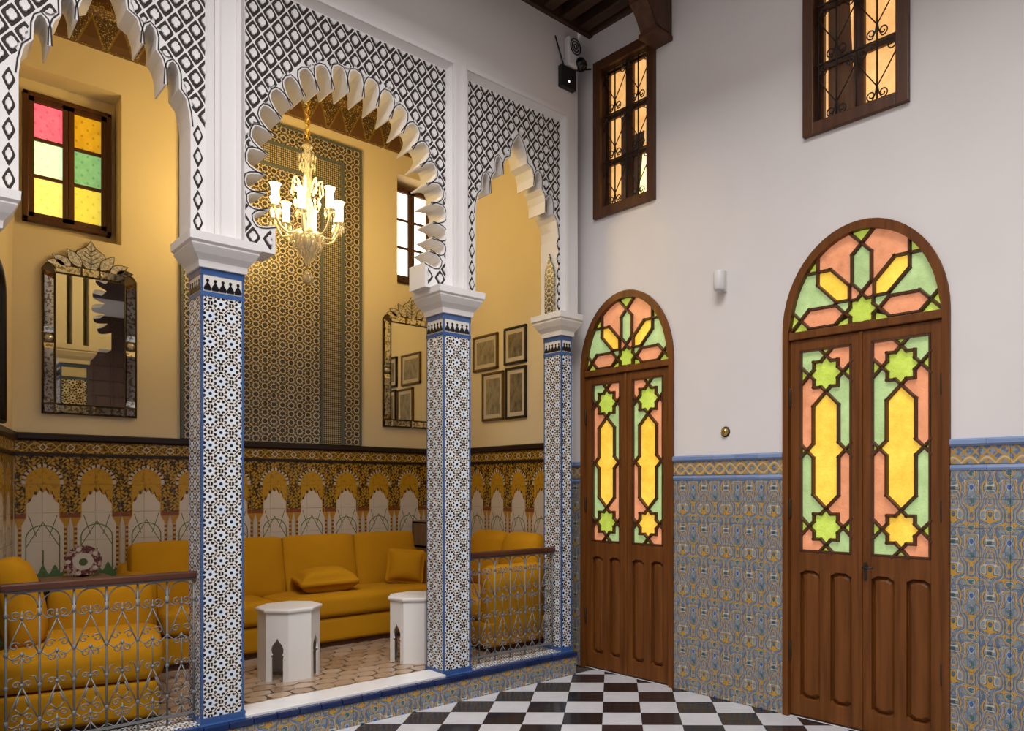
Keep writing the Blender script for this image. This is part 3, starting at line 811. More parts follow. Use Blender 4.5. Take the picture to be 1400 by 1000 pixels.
# ------------------------------------------------------------------ doors
def star(cx_, cz_, R, a0=0):
    o = []
    for k in range(16):
        r = R if k % 2 == 0 else R * .765; a = a0 + k * PI / 8; o.append((cx_ + r * math.cos(a), cz_ + r * math.sin(a)))
    return o
def shrink(poly, d):
    """inset an outline towards its middle by moving every edge inwards"""
    a = sum(p[0] * q[1] - q[0] * p[1] for p, q in zip(poly, poly[1:] + poly[:1]))
    if a < 0: poly = poly[::-1]
    return poly
def pane(parent, poly, y, ma):
    MB().prism(poly, y - .002, y + .002, ma).build('pane', parent)
def bars(mb, lines, y, wd, dp, ma):
    for pts in lines:
        for a, b in zip(pts, pts[1:]):
            A, B = Vector(a), Vector(b); d = B - A
            if d.length < 1e-5: continue
            d.normalize(); nn = Vector((-d.y, d.x)) * wd / 2; e = d * wd * .35
            A = A - e; B = B + e
            q = [A + nn, A - nn, B - nn, B + nn]; t = [A + nn * .45, A - nn * .45, B - nn * .45, B + nn * .45]
            vs = [(p.x, y, p.y) for p in q] + [(p.x, y - dp, p.y) for p in t]
            mb.add(vs, [(4, 5, 6, 7), (0, 1, 5, 4), (1, 2, 6, 5), (2, 3, 7, 6), (3, 0, 4, 7)], ma)
def leaf_glass(leaf, cx_, z0_, z1_, a, cols, y):
    """star, long hexagon, star, with the fields between"""
    T = z1_ - z0_; P = lambda x, t: (cx_ + x, z1_ - t); c = T / 2; R = .112; sc0 = .158; h = .084; kx = .129
    st = []
    for k in range(16):
        r = R if k % 2 == 0 else R * .765; an = k * PI / 8; st.append((r * math.sin(an), sc0 - r * math.cos(an)))     # starts at the top point, clockwise
    tp = sc0 - R; bt = sc0 + R; sh = bt + h; k0 = c - (kx - h)
    def both(poly): return [[P(x, t) for x, t in poly], [P(x, T - t) for x, t in poly]]
    def mir(poly): return [(-x, t) for x, t in poly]
    Sq = [st[k] for k in range(16)]
    right_c = [(a, 0), (tp, 0)] + [Sq[0]] + Sq[1:5] + [(a, sc0 - (a - R))]
    right_s = [Sq[4], (a, sc0 + (a - R)), (a, c - (a - kx)), (kx, c), (h, k0), (h, sh), (0, bt)] + [Sq[k] for k in (7, 6, 5)]
    tri_t = [(0, tp), (-tp, 0), (tp, 0)]; tri_r = [Sq[4], (a, sc0 - (a - R)), (a, sc0 + (a - R))]
    tri_m = [(kx, c), (a, c - (a - kx)), (a, c + (a - kx))]
    hexa = [(0, bt), (h, sh), (h, k0), (kx, c), (h, T - k0), (h, T - sh), (0, T - bt), (-h, T - sh), (-h, T - k0), (-kx, c), (-h, k0), (-h, sh)]
    for idx, poly in enumerate(both(Sq)): pane(leaf, poly, y, cols['star'][idx])
    pane(leaf, [P(x, t) for x, t in hexa], y, cols['hex'])
    for idx, poly in enumerate(both(right_c)): pane(leaf, poly, y, cols['rc'][idx])
    for idx, poly in enumerate(both(mir(right_c))): pane(leaf, poly, y, cols['lc'][idx])
    for idx, poly in enumerate(both(right_s)): pane(leaf, poly, y, cols['rs'][idx])
    for idx, poly in enumerate(both(mir(right_s))): pane(leaf, poly, y, cols['ls'][idx])
    for poly in both(tri_t) + both(tri_r) + both(mir(tri_r)): pane(leaf, poly, y, 'glass_lime')
    for poly in ([P(x, t) for x, t in tri_m], [P(x, t) for x, t in mir(tri_m)]): pane(leaf, poly, y, 'glass_lime')
    L = []
    one = [Sq + [Sq[0]], [(-tp, 0), (0, tp), (tp, 0)], [(a, sc0 - (a - R)), Sq[4], (a, sc0 + (a - R))], [(-a, sc0 - (a - R)), (-R, sc0), (-a, sc0 + (a - R))],
           [(0, bt), (h, sh), (h, k0), (a, c + (a - kx))], [(0, bt), (-h, sh), (-h, k0), (-a, c + (a - kx))]]
    for ln in one: L += [[P(x, t) for x, t in ln], [P(x, T - t) for x, t in ln]]
    mb = MB(); bars(mb, L, y + .004, .0255, .028, 'frame_wood'); mb.build('lattice', leaf)
def ray_ell(p, d, rx, rz):
    A = (d[0] / rx) ** 2 + (d[1] / rz) ** 2; B = 2 * (p[0] * d[0] / rx ** 2 + p[1] * d[1] / rz ** 2); C_ = (p[0] / rx) ** 2 + (p[1] / rz) ** 2 - 1
    t = (-B + math.sqrt(max(0, B * B - 4 * A * C_))) / (2 * A); return (p[0] + d[0] * t, p[1] + d[1] * t)
def door(D, name, label, leafcols, fan, handle):
    t = link(name, None, None, RWO, RW, label, 'door', None, 'structure')
    s0, s1, zs, za = D['s0'], D['s1'], D['zs'], D['za']; cw = .040; cx_ = (s0 + s1) / 2; rx, rz = (s1 - s0) / 2, za - zs
    zl = D['zl']; bar_h = .05
    # casing: jambs and bent arch head
    mb = MB(); NA = 28
    out = [(s0, 0), (s0, zs)] + [(cx_ - rx * math.cos(PI * i / NA), zs + rz * math.sin(PI * i / NA)) for i in range(1, NA)] + [(s1, zs), (s1, 0)]
    inn = [(s0 + cw, 0), (s0 + cw, zs)] + [(cx_ - (rx - cw - .012) * math.cos(PI * i / NA), zs + (rz - cw - .012) * math.sin(PI * i / NA)) for i in range(1, NA)] + [(s1 - cw, zs), (s1 - cw, 0)]
    mb.prism(out + inn[::-1], -.022, .09, 'door_wood').build('casing', t)
    MB().bevbox(s0 + cw, s1 - cw, -.016, .06, zl + .003, zl + bar_h + .003, .006, 'door_wood').build('transom_bar', t)
    # fanlight
    yb = .02; zb = zl + bar_h; irx, irz = rx - cw - .012, zs + rz - cw - .012 - zb
    fl_ = link('fanlight', None, t, (cx_, 0, zb)); k_ = irx / .448; R = .085 * k_; sz = .072 * k_; r0, r1, hw = .105 * k_, .39 * k_, .058 * k_
    L = []; C0 = (0, sz)
    def pol(an, r, off=0): c_, s_ = math.cos(an), math.sin(an); return (C0[0] + r * c_ - off * s_, C0[1] + r * s_ + off * c_)
    ell = lambda p, an: ray_ell(p, (math.cos(an), math.sin(an)), irx, irz)
    angs = [0, PI / 4, PI / 2, 3 * PI / 4, PI]
    for an, ma in zip(angs, fan['petal']):
        pet = [pol(an, r0), pol(an, r0 + hw, -hw), pol(an, r1 - hw, -hw), pol(an, r1), pol(an, r1 - hw, hw), pol(an, r0 + hw, hw)]
        pane(fl_, pet, yb, ma); L.append(pet + [pet[0]])
        e1, e2 = ell(pol(an, r1), an + PI / 4), ell(pol(an, r1), an - PI / 4)
        if e1[1] < 0 or an == PI: e1 = (pol(an, r1)[0] - sz, 0) if an == PI else e1
        if e2[1] < 0 or an == 0: e2 = (pol(an, r1)[0] + sz, 0) if an == 0 else e2
        mid = ell(pol(an, r1), an)
        pane(fl_, [pol(an, r1), e2, mid, e1], yb, 'glass_lime'); L += [[e2, pol(an, r1), e1]]
    for q in range(4):
        a_, b_ = angs[q], angs[q + 1]; ea, eb = ell(pol(a_, r1), a_ + PI / 4), ell(pol(b_, r1), b_ - PI / 4)
        ta, tb = math.atan2(ea[1] / irz, ea[0] / irx), math.atan2(eb[1] / irz, eb[0] / irx)
        arc = [(irx * math.cos(ta + (tb - ta) * i / 6), irz * math.sin(ta + (tb - ta) * i / 6)) for i in range(7)]
        fld = [pol(a_, r0), pol(a_, r0 + hw, hw), pol(a_, r1 - hw, hw), pol(a_, r1)] + arc + [pol(b_, r1), pol(b_, r1 - hw, -hw), pol(b_, r0 + hw, -hw), pol(b_, r0), pol((a_ + b_) / 2, R * .95)]
        pane(fl_, fld, yb, fan['field'][q])
    st = star(0, sz, R * 1.15); pane(fl_, [p for p in st if p[1] >= 0], yb - .001, 'glass_lime'); L.append([p for p in st] + [st[0]])
    for s_ in (1, -1): pane(fl_, [(s_ * (irx), 0), (s_ * .01 * k_, 0), (s_ * .01 * k_, sz), (s_ * .17 * k_, sz - hw), (s_ * .33 * k_, sz - hw), (s_ * .39 * k_, sz), (s_ * irx * .985, .05)], yb + .004, 'glass_lime')
    L2 = []
    for ln in L:
        for p, q in zip(ln, ln[1:]):
            if p[1] < -.004 and q[1] < -.004: continue
            cl = lambda a: (a[0], max(a[1], 0)); L2.append([cl(p), cl(q)])
    mb = MB(); bars(mb, L2, yb + .004, .0255, .028, 'frame_wood'); mb.build('lattice', fl_)
    MB().prism([(-irx - .01, -.01), (irx + .01, -.01)] + [((irx + .01) * math.cos(PI * i / 20), (irz + .01) * math.sin(PI * i / 20)) for i in range(21)], yb + .008, yb + .03, 'frame_wood').build('backing', fl_)
    # leaves
    lw = (s1 - s0 - 2 * cw) / 2
    for side in (0, 1):
        l0 = s0 + cw + side * lw; lf = link('leaf', None, t, (l0, 0, 0)); yl = .004; yh = .045
        g0, g1 = (.070, lw - .062) if side == 0 else (.062, lw - .070); gz0, gz1 = D['gz0'], D['gz1']
        b = MB(); e = .0015
        b.bevbox(e, g0, yl, yh, .012, zl, .004, 'door_wood'); b.bevbox(g1, lw - e, yl, yh, .012, zl, .004, 'door_wood')
        b.bevbox(g0 - .002, g1 + .002, yl, yh, gz1, zl, .004, 'door_wood'); b.bevbox(g0 - .002, g1 + .002, yl, yh, gz0 - .12, gz0, .004, 'door_wood')
        b.bevbox(g0 - .002, g1 + .002, yl, yh, .012, .125, .004, 'door_wood')
        mid = (g0 + g1) / 2; b.bevbox(mid - .036, mid + .036, yl, yh, .12, gz0 - .115, .004, 'door_wood')
        b.box(g0, g1, yh - .012, yh + .004, .1, gz0 - .1, 'door_wood')
        b.build('frame', lf)
        gb = MB()
        for q in (0, 1):
            gb.box(g0 if q == 0 else g1 - .011, g0 + .011 if q == 0 else g1, yl - .003, yl + .02, gz0, gz1, 'frame_wood')
            gb.box(g0, g1, yl - .003, yl + .02, gz0 if q == 0 else gz1 - .011, gz0 + .011 if q == 0 else gz1, 'frame_wood')
        gb.build('glazing_bead', lf)
        zt_ = gz0 - .12
        for q in (0, 1):
            a_, b_ = (g0, mid - .036) if q == 0 else (mid + .036, g1)
            pz0, pz1 = .125, zt_; m_ = .012; c_ = (b_ - a_) * .22
            shp = lambda i: [(a_ + i, pz0 + i + c_ * .55), (a_ + i + c_ * .5, pz0 + i + c_ * .3), (a_ + i + c_, pz0 + i), (b_ - i - c_, pz0 + i), (b_ - i - c_ * .5, pz0 + i + c_ * .3), (b_ - i, pz0 + i + c_ * .55),
                             (b_ - i, pz1 - i - c_ * .55), (b_ - i - c_ * .5, pz1 - i - c_ * .3), (b_ - i - c_, pz1 - i), (a_ + i + c_, pz1 - i), (a_ + i + c_ * .5, pz1 - i - c_ * .3), (a_ + i, pz1 - i - c_ * .55)]
            o1, o2, o3 = shp(.004), shp(.020), shp(.026); n_ = len(o1); pb = MB()
            pb.add([(x, yh - .013, z) for x, z in o1] + [(x, yl + .014, z) for x, z in o2] + [(x, yl + .010, z) for x, z in o3],
                   [(i, (i + 1) % n_, n_ + (i + 1) % n_, n_ + i) for i in range(n_)] + [(n_ + i, n_ + (i + 1) % n_, 2 * n_ + (i + 1) % n_, 2 * n_ + i) for i in range(n_)] + [list(range(2 * n_, 3 * n_))], 'door_wood')
            pb.build('panel', lf)
            # arched spandrel pieces of the surrounding frame at both ends of the panel
            sp = MB()
            for zz, sg in ((pz0, 1), (pz1, -1)):
                sp.prism([(a_, zz - sg * .004), (a_ + c_ * 1.3, zz - sg * .004), (a_ + c_ * .6, zz + sg * c_ * .3), (a_, zz + sg * c_ * .62)], yl, yh - .012, 'door_wood')
                sp.prism([(b_, zz - sg * .004), (b_ - c_ * 1.3, zz - sg * .004), (b_ - c_ * .6, zz + sg * c_ * .3), (b_, zz + sg * c_ * .62)], yl, yh - .012, 'door_wood')
            sp.build('spandrel', lf)
        leaf_glass(lf, (g0 + g1) / 2, gz0, gz1, (g1 - g0) / 2, leafcols[side], yl + .02)
        MB().box(g0, g1, yl + .026, yl + .036, gz0, gz1, 'frame_wood').build('glass_backing', lf)
        hx = .0 if side == 0 else lw
        for hz in (.42, 1.32, 2.02):
            MB().lathe([(.004, hz - .06), (.008, hz - .052), (.008, hz + .052), (.004, hz + .06)], hx + (.006 if side == 0 else -.006), -.006, 'black_iron', 10).build('hinge', lf)
        if side == 1 and handle:
            hb = MB(); hb.lathe([(.016, yl - .006), (.016, yl + .001)], .028, .985, 'black_iron', 12, 'y'); hb.tube([(.028, yl, .985), (.028, yl - .04, .985), (.028, yl - .045, .983), (.06, yl - .047, .978), (.092, yl - .045, .982)], .006, 'black_iron', 8)
            hb.box(.020, .036, yl - .003, yl + .001, .90, 1.01, 'black_iron'); h_ = hb.build('handle', lf); h_['label'] = 'dark iron lever handle'
    st_ = MB().bevbox(s0 + cw + lw - .012, s0 + cw + lw + .012, -.006, .03, .012, zl, .004, 'door_wood').build('meeting_stile', t)
    return t
S, A_, LM, G = 'glass_salmon', 'glass_amber', 'glass_lime', 'glass_green'
door(DA, 'door_1', 'narrower arched wooden double door with stained glass in the corner by the arcade',
     [dict(star=(LM, LM), hex=A_, lc=(G, S), rc=(S, G), ls=(S, G), rs=(G, S)), dict(star=(LM, A_), hex=A_, lc=(S, G), rc=(G, S), ls=(G, S), rs=(S, G))],
     dict(petal=(S, A_, G, A_, S), field=(G, S, S, G)), False)
door(DB, 'door_2', 'wider arched wooden double door with bright stained glass and a lever handle',
     [dict(star=(LM, LM), hex=A_, lc=(G, S), rc=(S, G), ls=(S, G), rs=(G, S)), dict(star=(LM, A_), hex=A_, lc=(S, G), rc=(G, S), ls=(G, S), rs=(S, G))],
     dict(petal=(S, A_, G, A_, S), field=(G, S, S, G)), True)

# ------------------------------------------------------------------ upper windows in the right wall
def upper_window(W_, name, label, bright):
    s0, s1, z0_, z1_ = W_; t = link(name, None, None, RWO, RW, label, 'window', None, 'structure')
    fr = MB(); fw_ = .075
    for a, b, c, d in ((s0, s0 + fw_, z0_, z1_), (s1 - fw_, s1, z0_, z1_), (s0 + fw_ - .003, s1 - fw_ + .003, z0_, z0_ + fw_), (s0 + fw_ - .003, s1 - fw_ + .003, z1_ - fw_, z1_)):
        fr.bevbox(a, b, -.03, .10, c, d, .006, 'frame_wood')
    fr.build('frame', t)
    i0, i1, j0, j1 = s0 + fw_, s1 - fw_, z0_ + fw_, z1_ - fw_; mid = (i0 + i1) / 2
    sa = MB()
    for a, b in ((i0, i0 + .028), (mid - .034, mid + .034), (i1 - .028, i1)): sa.box(a, b, .055, .095, j0, j1, 'frame_wood')
    for k in range(4): zc = j0 + (j1 - j0) * k / 3; sa.box(i0, i1, .06, .09, zc - .017, zc + .017, 'frame_wood')
    sa.build('sash', t)
    for k in range(3):
        for q in (0, 1):
            a, b = (i0 + .028, mid - .034) if q == 0 else (mid + .034, i1 - .028); c, d = j0 + (j1 - j0) * k / 3 + .017, j0 + (j1 - j0) * (k + 1) / 3 - .017
            MB().box(a, b, .082, .087, c, d, 'window_bright' if (bright and q == 1 and k == 0) else 'window_amber').build('pane', t)
    cu = MB()                                              # drawn curtain hanging inside the casement
    def drape(a, b, c, d, taper):
        n_ = 14; vs = []; fs = []
        for r_ in range(7):
            v = r_ / 6
            for i in range(n_ + 1):
                u = i / n_; w_ = 1 - taper * v
                vs.append((a + (b - a) * u * w_, .070 + .006 * math.sin(u * 26), d + (c - d) * v))
        for r_ in range(6):
            for i in range(n_): k = r_ * (n_ + 1) + i; fs.append((k, k + n_ + 1, k + n_ + 2, k + 1))
        cu.add(vs, fs, 'curtain_brown', True)
    if bright: drape(mid + .034, mid + .14, j0 + .02, j0 + .52, .55); drape(mid - .10, mid - .035, j0 + .02, j0 + .70, .2)
    else: drape(i0 + .05, i0 + .17, j0 + .02, j1, -.45)
    cu.build('curtain', t)
    gr = MB(); N = 4; pw_ = (i1 - i0) / N
    for k in range(N + 1):
        x = min(max(i0 + k * pw_, i0 + .012), i1 - .012); MB().tube([(x, .022, j0 - .02), (x, .022, j1 + .02)], .0058, 'black_iron', 6).build('grille_bar', t)
    for k in range(4):
        zc = min(max(j0 + (j1 - j0) * k / 3, j0 + .012), j1 - .012); MB().box(i0 - .01, i1 + .01, .016, .028, zc - .005, zc + .005, 'black_iron').build('grille_rail', t)
    hgt = (j1 - j0) / 3; sw = MB(); r = .0042
    Tt = lambda pts: sw.tube([(x, 0, z) for x, z in pts], r, 'black_iron', 5)
    for s_ in (-1, 1):
        Tt([(0, hgt * .27), (s_ * pw_ * .5, hgt * .52), (s_ * pw_, hgt * .80)])
        Tt([(s_ * x, z) for x, z in [(0, .115), (.012, .055), (.03, .022)]] + [(s_ * q[0], q[1]) for q in spiral(.036, .052, .030, -PI / 2, 1.25, 18, .3)])
        Tt([(s_ * (pw_ - x), hgt - z) for x, z in [(0, .115), (.012, .055), (.03, .022)]] + [(s_ * (pw_ - q[0]), hgt - q[1]) for q in spiral(.036, .052, .030, -PI / 2, 1.25, 18, .3)])
    sme = sw.mesh('grille_scroll')
    for k in (1, 3):
        for q in range(3): link('grille_scroll', sme, t, (i0 + k * pw_, .022, j0 + q * hgt))
    return t
upper_window(WA, 'window_1', 'barred wooden window glowing amber above the narrower arched door', True)
upper_window(WB, 'window_2', 'barred wooden window glowing amber above the wider arched door', False)

# ------------------------------------------------------------------ alcove windows
def alcove_window(x0_, x1_, z0_, z1_, name, label, cols, y):
    t = link(name, None, None, (0, y, 0), 0, label, 'window', None, 'structure'); f = MB()
    fw_ = .032; mid = (x0_ + x1_) / 2
    for a, b, c, d in ((x0_, x0_ + fw_, z0_, z1_), (x1_ - fw_, x1_, z0_, z1_), (x0_, x1_, z0_, z0_ + fw_), (x0_, x1_, z1_ - fw_, z1_)): f.bevbox(a, b, -.03, .03, c, d, .004, 'frame_wood')
    f.build('frame', t)
    for q in (0, 1):
        a, b = (x0_ + fw_, mid - .002) if q == 0 else (mid + .002, x1_ - fw_); c, d = z0_ + fw_, z1_ - fw_; sh = link('casement', None, t, (0, 0, 0)); sb = MB(); st = .034
        for e in ((a, a + st, c, d), (b - st, b, c, d), (a, b, c, c + st), (a, b, d - st, d)): sb.box(e[0], e[1], -.02, .012, e[2], e[3], 'frame_wood')
        hh = (d - c - 2 * st) / 3
        for k in (1, 2): sb.box(a + st - .002, b - st + .002, -.018, .012, c + st + hh * k - .012, c + st + hh * k + .012, 'frame_wood')
        sb.build('sash', sh)
        for k in range(3): MB().box(a + st, b - st, -.003, .003, c + st + hh * k + .006, c + st + hh * (k + 1) - .006, cols[q][k]).build('pane', sh)
    return t
alcove_window(.765, 1.312, 3.40, 4.345, 'window_3', 'casement window with pink, green and yellow panes above the ornate mirror', [('pane_yellow', 'pane_mint', 'pane_pink'), ('pane_olive', 'pane_green', 'pane_amber')], YB + .19)
alcove_window(3.672, 4.15, 3.53, 4.50, 'window_4', 'blown-out bright casement window to the right of the mosaic panel', [('window_glow', 'window_glow', 'window_glow_pink'), ('window_glow', 'window_glow', 'window_glow')], YB + .19)

# ------------------------------------------------------------------ gallery ceiling with beams and bracket over the arcade
gc = MB().box(-4.2, 4.16, 3.42, YA0 + .01, ZC + .12, ZC + .18, 'beam_wood').build('ceiling', label='dark beamed wooden gallery ceiling above the arcade', cat='ceiling', kind='structure')
bme = MB().bevbox(-.045, .045, 3.67, YA0 - .03, ZC + .015, ZC + .125, .008, 'beam_wood').mesh('beam')
for k in range(18): link('beam', bme, gc, (4.02 - k * .185, 0, 0))
MB().box(-4.2, 4.155, YA0 - .04, YA0, ZC - .01, ZC + .13, 'beam_wood').build('wall_plate', gc)
MB().box(4.085, 4.15, 3.55, YA0, ZC, ZC + .13, 'beam_wood').build('wall_plate', gc)
MB().bevbox(-4.2, 4.13, 3.53, 3.68, ZC - .02, ZC + .16, .01, 'beam_wood').build('front_beam', gc)
br = thing('roof_bracket', 'carved dark wooden bracket carrying the gallery beam above the barred window', 'bracket', (4.135, 3.53, 0))
prof = [(0, 4.70), (-.10, 4.70), (-.135, 4.715), (-.14, 4.745), (-.155, 4.775), (-.175, 4.82), (-.205, 4.87), (-.225, 4.885), (-.225, 4.915), (-.25, 4.935), (-.275, 4.93), (-.285, 4.965), (-.31, 4.975), (-.325, 4.95), (-.345, 5.0), (-.36, 5.06), (0, 5.06)]
prof = [(x * 1.3, z) for x, z in prof]
MB().prism(prof, 0, .145, 'bracket_wood').build('body', br)
ip = [(x * .80 - .03, 4.88 + (z - 4.88) * .80) for x, z in prof]
MB().prism(ip, -.008, .002, 'bracket_wood').build('carved_face', br)
MB().bevbox(-.19, 0, -.012, .157, 4.69, 4.725, .006, 'bracket_wood').build('foot_moulding', br)

# unseen overhangs added on the other sides to shade the upper courtyard walls
for nm, b in (('ceiling', (2.65, 4.35, -4.6, 3.40)), ('ceiling', (-4.2, -3.0, -4.6, 3.40)), ('ceiling', (-3.0, 2.65, -4.6, -3.2))):
    MB().box(b[0], b[1], b[2], b[3], 5.25, 5.40, 'beam_wood').build(nm, label='added dark wooden overhang, out of view, shading the upper wall on one courtyard side', cat='ceiling', kind='structure')['group'] = 'added overhangs shading the courtyard walls'
# dark turned-wood screens on the wall facing the arcade
for k, (a, b) in enumerate(((-3.9, 1.2), (1.9, 4.0))):
    sc2 = thing('wooden_screen', ('wide dark wooden lattice screen on the wall facing the arcade', 'narrow dark wooden lattice screen on the wall facing the arcade')[k], 'screen', (a, -4.55, 0), 0, 'screens facing the arcade')
    MB().box(0, b - a, 0, .05, .9, 4.9, 'beam_wood').build('backing', sc2)
    fr = MB()
    for u in range(int((b - a) / .3) + 1): fr.box(u * .3, u * .3 + .03, .05, .075, .9, 4.9, 'beam_wood')
    for v in range(14): fr.box(0, b - a, .05, .07, .9 + v * .3, .93 + v * .3, 'beam_wood')
    fr.build('slat_grid', sc2, kind='stuff')

# ------------------------------------------------------------------ mirrors
def mirror(cx_, z0_, z1_, wd, label, tilt=0):
    t = thing('wall_mirror', label, 'mirror', (cx_, YB - .012, z0_)); t.rotation_euler = (tilt, 0, 0)
    H = z1_ - z0_; h = wd / 2; b = .075; c = .05
    outl = [(-h, 0), (h, 0), (h, H - c), (h - c * .4, H - c * .35), (h - c, H), (-h + c, H), (-h + c * .4, H - c * .35), (-h, H - c)]
    MB().prism(outl, -.012, .010, 'gilt_line').build('backing', t)
    i0, i1, j0, j1 = -h + b, h - b, b, H - b
    MB().prism([(i0, j0), (i1, j0), (i1, j1), (i0, j1)], -.022, -.008, 'mirror_glass').build('glass', t)
    e = .006
    # bevelled border strips in short lengths
    def strip(poly):
        cxp = sum(p[0] for p in poly) / len(poly); czp = sum(p[1] for p in poly) / len(poly); n_ = len(poly)
        q = [(cxp + (p[0] - cxp) * .985, czp + (p[1] - czp) * .985) for p in poly]; q2 = [(cxp + (p[0] - cxp) * .86, czp + (p[1] - czp) * .80) for p in poly]
        mb = MB(); mb.add([(x, -.012, z) for x, z in q] + [(x, -.026, z) for x, z in q2], [(k, (k + 1) % n_, n_ + (k + 1) % n_, n_ + k) for k in range(n_)] + [list(range(n_, 2 * n_))], 'mirror_edge')
        mb.build('border_glass', t)
    hh = H - c
    for s_ in (-1, 1):
        P = lambda l: [(s_ * x, z) for x, z in l][::s_]
        strip(P([(h - e, e + b * .9), (h - e, H * .47), (h - b + e, H * .47), (h - b + e, b + e)])); strip(P([(h - e, H * .53), (h - e, hh), (h - b + e, j1 - e), (h - b + e, H * .53)]))
        strip(P([(e, e), (h - b, e), (h - b, b - e), (e, b - e)])); strip(P([(.06, H - b + e), (h - b, H - b + e), (h - c, H - e), (.06, H - e)]))
        strip(P([(h - b + e, b - e), (h - b + e, e), (h - e, e), (h - e, b * .85)]))
        MB().lathe([(.0, -.034), (.026, -.03), (.030, -.012)], s_ * (h - b / 2), H * .5, 'mirror_etched', 6, 'y').build('boss', t)
    strip([(-.055, H - b + e), (.055, H - b + e), (.055, H - e), (-.055, H - e)])
    # crest of etched glass leaves
    def leafp(x, z, L, wd_, an):
        o = []
        for k in range(9): u = k / 8; o.append((u * L, wd_ * math.sin(PI * u ** .8)))
        o += [(u_, -w_) for u_, w_ in o[::-1][1:-1]]
        ca, sa = math.cos(an), math.sin(an)
        return [(x + a * ca - b_ * sa, z + a * sa + b_ * ca) for a, b_ in o]
    # central heart-shaped plume
    heart = [(-.03, H - .005), (-.095, H + .075), (-.085, H + .115), (-.03, H + .155), (0, H + .205), (.03, H + .155), (.085, H + .115), (.095, H + .075), (.03, H - .005)]
    MB().prism(heart, -.018, -.004, 'mirror_etched').build('crest_leaf', t)
    vein = MB(); vein.tube([(0, -.020, H), (0, -.020, H + .17)], .003, 'gilt_line', 5)
    for k in range(4):
        for s_ in (-1, 1): vein.tube([(0, -.020, H + .03 + k * .03), (s_ * (.055 - k * .008), -.020, H + .06 + k * .03)], .0022, 'gilt_line', 5)
    vein.build('crest_vein', t)
    for s_ in (-1, 1):
        for (x, L, w_, an) in ((.06, .15, .036, .95), (.12, .13, .034, .50), (.16, .11, .026, .12)):
            pl_ = leafp(x, H - .004, L, w_, an); pl_ = [(s_ * a, z) for a, z in pl_]
            pl_ = [(max(-h + .01, min(h - .01, a)), max(H - .02, z)) for a, z in pl_]
            lf_ = MB().prism(pl_, -.020, -.004, 'mirror_etched' if an > .4 else 'mirror_edge').build('crest_leaf', t)
            cxp = sum(p[0] for p in pl_) / len(pl_); czp = sum(p[1] for p in pl_) / len(pl_)
            MB().tube([(p[0], -.018, p[1]) for p in pl_], .0035, 'gilt_line', 5, True).build('crest_rim', lf_)
    MB().tube([(p[0], -.016, p[1]) for p in heart], .0038, 'gilt_line', 5, True).build('crest_rim', t)
    MB().tube([(p[0], -.012, p[1]) for p in outl], .006, 'gilt_line', 6, True).build('rim', t)
    MB().tube([(p[0], -.022, p[1]) for p in ((i0, j0), (i1, j0), (i1, j1), (i0, j1))], .005, 'gilt_line', 6, True).build('inner_rim', t)
    return t
mirror(1.145, 1.985, 3.075, .582, 'ornate Venetian style mirror with etched crest left of the mosaic panel')
mirror(3.80, 2.04, 3.13, .60, 'ornate Venetian style mirror with etched crest right of the mosaic panel', .0)
# dark framed mirror on the slanting wall, seen edge-on
q = LA + LD * 1.05 + LNRM * .012
t = thing('oval_topped_mirror', 'dark framed mirror seen edge-on on the slanting alcove wall', 'mirror', (q.x, q.y, 1.86), LANG)
o_ = [(-.3, 0), (.3, 0), (.3, .78)] + [(.3 * math.cos(PI * k / 10), .78 + .16 * math.sin(PI * k / 10)) for k in range(1, 10)] + [(-.3, .78)]
MB().prism(o_, -.02, .011, 'mirror_glass').build('glass', t)
MB().tube([(x, -.02, z) for x, z in o_], .022, 'frame_black', 8, True).build('frame', t)

# ------------------------------------------------------------------ framed prints on the alcove side wall
def framed(y0_, y1_, z0_, z1_, label, fm, pm):
    t = thing('framed_print', label, 'picture', (XR, (y0_ + y1_) / 2, z0_), -PI / 2, 'framed prints on the alcove side wall'); w_ = y0_ - y1_; H = z1_ - z0_; b = .022
    f = MB()
    for a, c, d, e in ((-w_ / 2, -w_ / 2 + b, 0, H), (w_ / 2 - b, w_ / 2, 0, H), (-w_ / 2, w_ / 2, 0, b), (-w_ / 2, w_ / 2, H - b, H)): f.bevbox(a, c, -.024, .004, d, e, .004, fm)
    f.build('frame', t)
    MB().box(-w_ / 2 + b * .5, w_ / 2 - b * .5, -.012, .002, b * .5, H - b * .5, 'mount_board').build('mount', t)
    k = .062; MB().box(-w_ / 2 + k, w_ / 2 - k, -.014, -.010, k, H - k, pm).build('print', t)
framed(6.121, 5.719, 2.575, 2.915, 'gold framed landscape print of a town, upper of the two beside the column', 'frame_gold', 'print_town')
framed(5.616, 5.289, 2.585, 2.925, 'black framed print, upper one next to the corner column', 'frame_black', 'print_gate')
framed(5.967, 5.627, 2.085, 2.545, 'gold framed upright print below the town view', 'frame_gold', 'print_town')
framed(5.594, 5.289, 2.082, 2.555, 'black framed upright print with a pale vertical figure, lower right', 'frame_black', 'print_gate')

